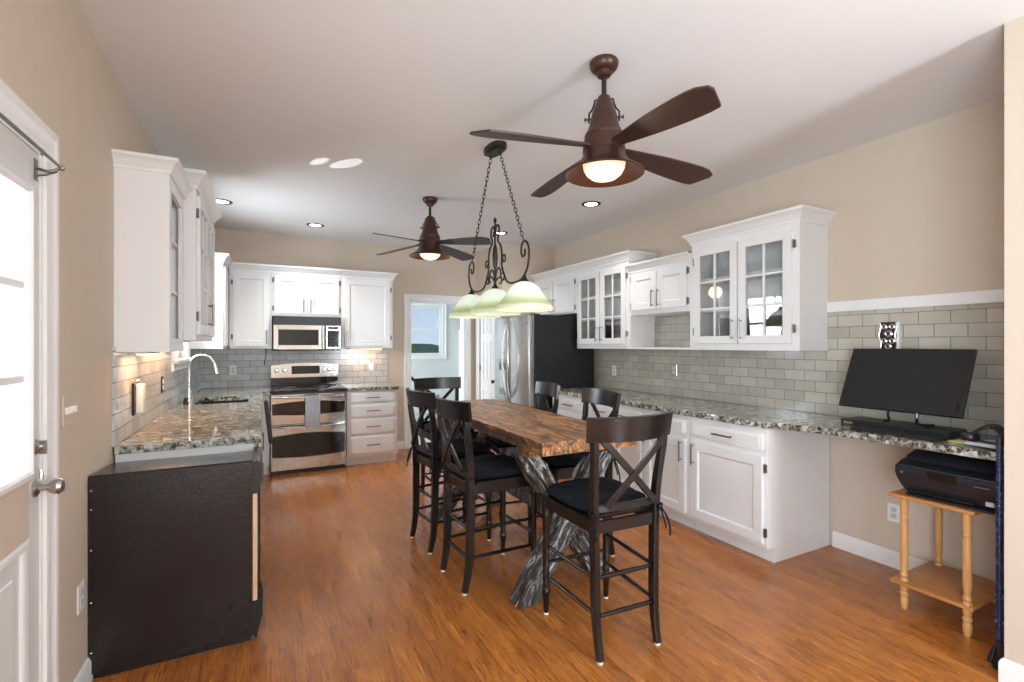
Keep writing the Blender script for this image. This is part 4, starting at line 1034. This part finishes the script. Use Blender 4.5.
mb = MB()
for i in range(5):
    for j in range(18): mb.box(3.064+.0225*i, 3.083+.0225*i, 1.188+.0225*j, 1.2075+.0225*j, .928, .9315, .002)
mb.build('keys', M['printer'], t)
# folders and papers
def sheet(nm, label, m, x0, x1, y0, y1, z, rz=0, h=.004):
    mb = MB(Matrix.Translation(((x0+x1)/2, (y0+y1)/2, z)) @ Matrix.Rotation(rz, 4, 'Z')); mb.box(-(x1-x0)/2, (x1-x0)/2, -(y1-y0)/2, (y1-y0)/2, 0, h, .0008)
    return tag(mb.build(nm, m, org=((x0+x1)/2, (y0+y1)/2, z)), label, 'stationery')
sheet('folder', 'pale green folder, lowest of the pile beside keyboard', M['papers_g'], 3.09, 3.29, 1.00, 1.15, .9155, .12)
sheet('folder', 'yellow folder lying on the green one beside keyboard', M['papers_y'], 3.08, 3.20, .985, 1.15, .920, -.10)
sheet('folder', 'blue folder lying on the pile by computer base', M['papers_b'], 3.17, 3.34, .99, 1.15, .9245, .05)
mb = MB(); mb.prism([(3.03, .90), (3.005, .96), (3.02, 1.07), (3.12, 1.06), (3.2, .98), (3.2, .895)], .929, .944, 'xy')
bmesh.ops.bevel(mb.bm, geom=mb.bm.edges[:], offset=.005, segments=2, affect='EDGES')
tag(mb.build('mouse_pad', M['paper'], org=(3.14, .96, .929)), 'pale grey rounded pouch at desk end under the headset', 'pouch')
hd = thing('headset', 'black headset lying on the pale pouch at the desk end', 'headset', (3.12, .98, .945))
P = [(3.04+.05*math.sin(PI*i/14), 1.055-.135*i/14, .972+.050*math.sin(PI*i/14)) for i in range(15)]
MB().rect(P, .046, .014, (1, 0, .2)).build('headband', M['black'], hd)
for y in (1.055, .925): MB().lathe([(.001, -.018), (.030, -.018), (.036, -.006), (.036, .006), (.030, .018), (.001, .018)], (3.045, y, .9655), 20).build('ear_cup', M['black'], hd)
MB().tube(smoothpts([(3.05, 1.03, .96), (3.02, 1.0, .955), (3.01, .95, .953), (3.04, .92, .955)]), .005, 8).build('microphone_boom', M['black'], hd)

# ornate metal plate leaning on the tile behind the monitor
pl = thing('ornate_plate', 'antique metal scroll wall plate with pale edge above monitor', 'wall plate', (3.535, 1.62, 1.38))
MB().box(3.532, 3.540, 1.575, 1.672, 1.37, 1.556, .003).build('back_plate', M['dark_metal'], pl)
mb = MB()
for cy, cz, r in ((1.60, 1.525, .018), (1.645, 1.525, .018), (1.62, 1.48, .024), (1.60, 1.435, .018), (1.645, 1.435, .018), (1.622, 1.40, .02)):
    mb.tube([(3.528, cy+(r-r*.6*i/16)*math.cos(i*.7), cz+(r-r*.6*i/16)*math.sin(i*.7)) for i in range(17)], .0042, 6)
for y in (1.579, 1.668): mb.tube(smoothpts([(3.528, y, 1.375), (3.528, y-.006, 1.42), (3.528, y+.006, 1.47), (3.528, y-.004, 1.52), (3.528, y, 1.552)]), .005, 6)
mb.build('scrollwork', M['nickel'], pl)
MB().box(3.518, 3.541, 1.557, 1.572, 1.372, 1.556, .002).build('white_edge', M['trim'], pl)

# printer stand and printer
ps = thing('printer_stand', 'small honey pine stand with turned legs under the printer', 'side table', (3.24, 1.2, 0))
LG = [(.001, 0), (.016, 0), (.021, .02), (.023, .05), (.018, .065), (.024, .075), (.024, .085), (.017, .093), (.022, .105), (.022, .16), (.016, .168), (.023, .178), (.019, .19), (.015, .20), (.021, .24), (.021, .46), (.017, .475), (.022, .485), (.018, .495), (.021, .51), (.021, .60), (.001, .60)]
for x, y in ((3.045, 1.325), (3.03, 1.06), (3.43, 1.325), (3.42, 1.06)): MB().lathe([(a*.84, b) for a, b in LG], (x, y, 0), 18).build('leg', M['pine'], ps)
MB().box(3.005, 3.46, 1.03, 1.375, .132, .150, .004, 2).build('lower_shelf', M['shelf_wood'], ps)
MB().box(2.99, 3.46, 1.02, 1.375, .598, .616, .004, 2).build('top_shelf', M['shelf_wood'], ps)
pr = thing('printer', 'black inkjet printer on the pine stand under the desk', 'printer', (3.25, 1.14, .617))
F = frame('right')   # u=-y d=x
y0, y1 = .925, 1.345
mb = MB(F)
prof = [(3.045, .625), (3.02, .66), (3.0, .70), (2.985, .735), (2.99, .775), (3.06, .80), (3.40, .80), (3.42, .78), (3.42, .625)]
A = [mb._v((-y1+.03*(1 if z < .68 else 0), d, z)) for d, z in prof]; B = [mb._v((-y0-.03*(1 if z < .68 else 0), d, z)) for d, z in prof]
mb.bridge(A, B); mb._f(A); mb._f(B[::-1]); bmesh.ops.bevel(mb.bm, geom=mb.bm.edges[:], offset=.008, segments=2, affect='EDGES')
mb.build('body', M['printer'], pr)
MB(F).box(-y1+.04, -y0-.04, 3.02, 3.38, .617, .63).build('base', M['black'], pr)
mb = MB(F); mb.prism([(3.03, .80), (3.06, .835), (3.16, .862), (3.38, .862), (3.40, .80)], -y1+.02, -y0-.015, 'yz') if False else None
mb = MB(); mb.prism([(3.035, .80), (3.06, .828), (3.15, .850), (3.38, .850), (3.40, .80)], y0+.015, y1-.025, 'xz'); bmesh.ops.bevel(mb.bm, geom=mb.bm.edges[:], offset=.008, segments=2, affect='EDGES'); mb.build('scanner_lid', M['printer'], pr)
mb = MB(); mb.prism([(3.10, .848), (3.16, .868), (3.36, .868), (3.37, .848)], y0+.02, y0+.23, 'xz'); mb.build('paper_feeder', M['black'], pr)
def pface(a0, a1, s0, s1, off=.002):   # patch on the slanting front face between (3.0,.70) and (2.985,.735)
    mb = MB(); n = Vector((-.92, 0, -.39))
    def q(y, s): return Vector((2.9865+.030*(1-s), y, .775-.10*(1-s))) + Vector((-off, 0, 0))
    v = [q(a0, s0), q(a1, s0), q(a1, s1), q(a0, s1)]; B2 = [p+Vector((.012, 0, 0)) for p in v]
    A = [mb._v(p) for p in v]; B = [mb._v(p) for p in B2]; mb.bridge(A, B); mb._f(A); mb._f(B[::-1]); return mb
pface(1.085, 1.20, .42, .92, .012).build('touch_screen', M['black_gloss'], pr)
MB().box(3.005, 3.03, y0+.10, y1-.06, .640, .652, .003).build('output_tray', M['black_gloss'], pr)
MB().lathe([(.001, 0), (.007, 0), (.006, -.003), (.001, -.004)], (2.984, 1.31, .742), 14, 'x').build('power_button', M['nickel'], pr)
mb = MB(); mb.box(3.001, 3.012, .955, .985, .655, .675, .001); mb.build('sticker', M['paper'], pr)
mb = MB(); mb.box(2.981, 2.988, .965, 1.02, .738, .741); mb.build('lettering', M['nickel'], pr)

# blue cane leaning at the wall end
cn = thing('walking_cane', 'blue marbled cane with black foot leaning on the desk edge at right', 'cane', (2.835, .885, 0))
MB().tube([(2.842, .887, .03), (2.90, .905, .5), (2.958, .922, .955)], .0125, 12).build('shaft', M['blue'], cn)
mb = MB(); mb.lathe([(.001, 0), (.022, 0), (.022, .018), (.016, .03), (.0155, .10), (.014, .12), (.001, .121)], (2.842, .886, 0), 16); mb.tube([(2.846, .887, .12), (2.835, .905, .07), (2.83, .915, .02)], .010, 8); mb.build('rubber_foot', M['black'], cn)
for z in (.19, .30): MB().lathe([(.0135, 0), (.0148, .002), (.0148, .010), (.0135, .012)], (2.842+.126*z, .887+.038*z, z), 14).build('collar', M['nickel'], cn)
MB().tube([(2.957, .9215, .95), (2.963, .9235, .995)], .0145, 12).build('grip', M['black'], cn)

# ================================================================== wall plates
def plate(name, label, cat, axis, at, nrm, s, z, w, h, mat, kind='outlet', grp=None):
    t = thing(name, label, cat, (at, s, z) if axis == 'x' else (s, at, z), grp)
    def bx(a, b, c, d, o0, o1, bev=.001):
        mb = MB(); lo, hi = at+nrm*o0, at+nrm*o1
        (mb.box(lo, hi, a, b, c, d, bev) if axis == 'x' else mb.box(a, b, lo, hi, c, d, bev)); return mb
    bx(s-w/2, s+w/2, z-h/2, z+h/2, 0, .006, .003).build('cover', mat, t)
    if kind == 'outlet':
        for q in (-.02, .02): bx(s-.016, s+.016, z+q-.014, z+q+.014, .005, .0085, .003).build('socket', M['white_plastic'] if mat != M['white_plastic'] else M['paper'], t)
    elif kind == 'switch':
        k = int(round(w/.042))
        for i in range(k):
            c = s-w/2+w*(i+.5)/k; bx(c-.005, c+.005, z-.012, z+.014, .005, .018, .002).build('toggle', M['white_plastic'], t)
    return t
plate('light_switch', 'three-gang beige light switch plate beside the entry door', 'light switch', 'x', XL, 1, 2.365, 1.165, .118, .115, M['wall'], 'switch')
plate('wall_outlet', 'white outlet low on left wall beside the dishwasher', 'outlet', 'x', XL, 1, 2.50, .40, .07, .115, M['white_plastic'])
plate('wall_outlet', 'white outlet on beige wall beside the printer stand', 'outlet', 'x', XR, -1, 1.60, .345, .07, .115, M['white_plastic'])
plate('wall_outlet', 'steel outlet on right backsplash under the niche', 'outlet', 'x', XR-.009, -1, 3.43, 1.165, .07, .115, M['nickel'])
plate('wall_outlet', 'pale outlet on right backsplash near the refrigerator', 'outlet', 'x', XR-.009, -1, 4.33, 1.12, .07, .115, M['white_plastic'])
plate('wall_outlet', 'white outlet on back wall tile left of the range', 'outlet', 'y', YB-.009, -1, -.332, 1.118, .07, .115, M['white_plastic'])
plate('wall_outlet', 'steel outlet on back wall tile right of the range', 'outlet', 'y', YB-.009, -1, 1.241, 1.12, .07, .115, M['nickel'])
plate('wall_outlet', 'dark metal outlet on left wall tile before the sink', 'outlet', 'x', XL+.009, 1, 4.17, 1.13, .07, .115, M['dark_metal'])
pg = thing('wall_plug_unit', 'white plug-in box with round button on the left wall tile', 'plug-in device', (XL+.04, 3.38, 1.05))
MB().box(XL+.0095, XL+.05, 3.35, 3.42, 1.03, 1.19, .006, 2).build('casing', M['white_plastic'], pg); MB().box(XL+.0095, XL+.02, 3.30, 3.347, 1.02, 1.20, .003).build('mount_plate', M['dark_metal'], pg)
MB().sphere((XL+.03, 3.32, 1.208), .012, 12).build('button', M['chrome'], pg)
tag(MB().tube(smoothpts([(.012, YB-.014, 1.369), (.010, YB-.014, 1.28), (-.005, YB-.014, 1.20), (.0, YB-.014, 1.17)]), .004, 8).build('power_cord', M['black'], org=(.01, YB-.014, 1.17)), 'thin black cord hanging on the tile beside the microwave', 'cord')

# towel hanging at the counter end beside the range
tw = thing('oven_mitt', 'dark grey oven mitt hanging from the counter front beside the range', 'oven mitt', (.03, 5.36, .42))
mb = MB(); P = [(5.33, .86), (5.30, .70), (5.28, .56), (5.30, .46), (5.36, .42), (5.44, .44), (5.48, .52), (5.49, .60), (5.45, .66), (5.44, .86)]
mb.prism(P, -.014, .026, 'yz'); bmesh.ops.bevel(mb.bm, geom=mb.bm.edges[:], offset=.012, segments=2, affect='EDGES')
for v in mb.bm.verts: v.co.x += .11*(.86-v.co.z)
mb.build('mitt', M['grey_towel'], tw)
MB().lathe([(.001, .0), (.024, 0), (.028, .012), (.02, .024), (.001, .028)], (.035, 5.36, .70), 16, 'x').build('hook_knob', M['chrome'], tw)

# ================================================================== beyond the doorway
hc = thing('tall_cabinet', 'tall white cabinet with small glass panes in the room beyond the doorway', 'cabinet', (3.95, 9.4, 0))
mb = MB(); mb.box(3.66, 4.25, 9.28, 9.598, 0, 1.74, .004); mb.build('carcass', M['trim'], hc)
mb = MB()
for x0 in (3.68, 3.965):
    mb.box(x0, x0+.265, 9.262, 9.28, .9, 1.70, .003); mb.box(x0, x0+.265, 9.262, 9.28, .05, .87, .003)
mb.build('door', M['trim'], hc)
for x0 in (3.71, 3.83, 3.995, 4.115): MB().box(x0, x0+.085, 9.258, 9.263, 1.48, 1.65).build('pane', M['paper'], hc)
rl = thing('stair_railing', 'dark slanting handrail in the room beyond the doorway', 'railing', (2.0, 7.5, 0))
MB().rect([(1.30, 7.48, 1.50), (2.42, 7.52, .60)], .04, .05, (0, 1, 0)).build('handrail', M['dark_metal'], rl)
for x, z in ((1.34, 1.46), (2.38, .63)): MB().box(x-.02, x+.02, 7.48, 7.52, -.004, z-.02, .003).build('post', M['trim'], rl)

# outdoors
structure('ground', MB().box(-80, 80, 9.76, 160, -3.2, -3.0), M['grass'], 0)
structure('ground_side', MB().box(-60, -.82, -60, 9.7, -.6, -.35), M['grass'], 0)
def leafy(name, label, x, y, z, r, h, seed, trunk=True, mat='leaf', cat='tree', group=None):
    rnd = random.Random(seed); t = thing(name, label, cat, (x, y, z), group); mb = MB()
    for i in range(16):
        a = rnd.uniform(0, 2*PI); q = rnd.uniform(0, .75)*r; rr = rnd.uniform(.35, .55)*r
        c = Vector((x+q*math.cos(a), y+q*math.sin(a), z+h*rnd.uniform(.45, .95)))
        b = bmesh.ops.create_icosphere(mb.bm, subdivisions=2, radius=rr)
        for v in b['verts']: v.co = v.co*rnd.uniform(.82, 1.15)+c
    mb.build('foliage', M[mat], t, 0); MB().tube([(x, y, z), (x+.05, y, z+h*.6)], [r*.12, r*.07], 8).build('trunk', M['bark2'], t)
for i, (x, y) in enumerate(((-4.2, 6.6), (-5.9, 10.2), (-5.4, 2.8), (-8.2, 6.6))):
    leafy('garden_tree', 'leafy green tree outside the sink window', x, y, -.35, 1.25, 2.9, i, group='trees outside the sink window')
rnd = random.Random(5)
for i in range(7):
    leafy('distant_tree', 'distant green tree in the tree line seen through the far window', 5.5+i*3.6, 46+rnd.uniform(-1, 3), -3, 1.45, 3.6+rnd.uniform(-.4, .6), 50+i, group='distant tree line')
hl = MB(); pts = [(-60, -3)]+[(-60+4*i, 1.7+.7*math.sin(i*.6)+.4*math.sin(i*1.7)) for i in range(46)]+[(120, -3)]
hl.prism(pts, 150, 155, 'xz'); structure('hills', hl, M['hill'], 0)
for o in bpy.data.objects:
    if '_org' in o: del o['_org']
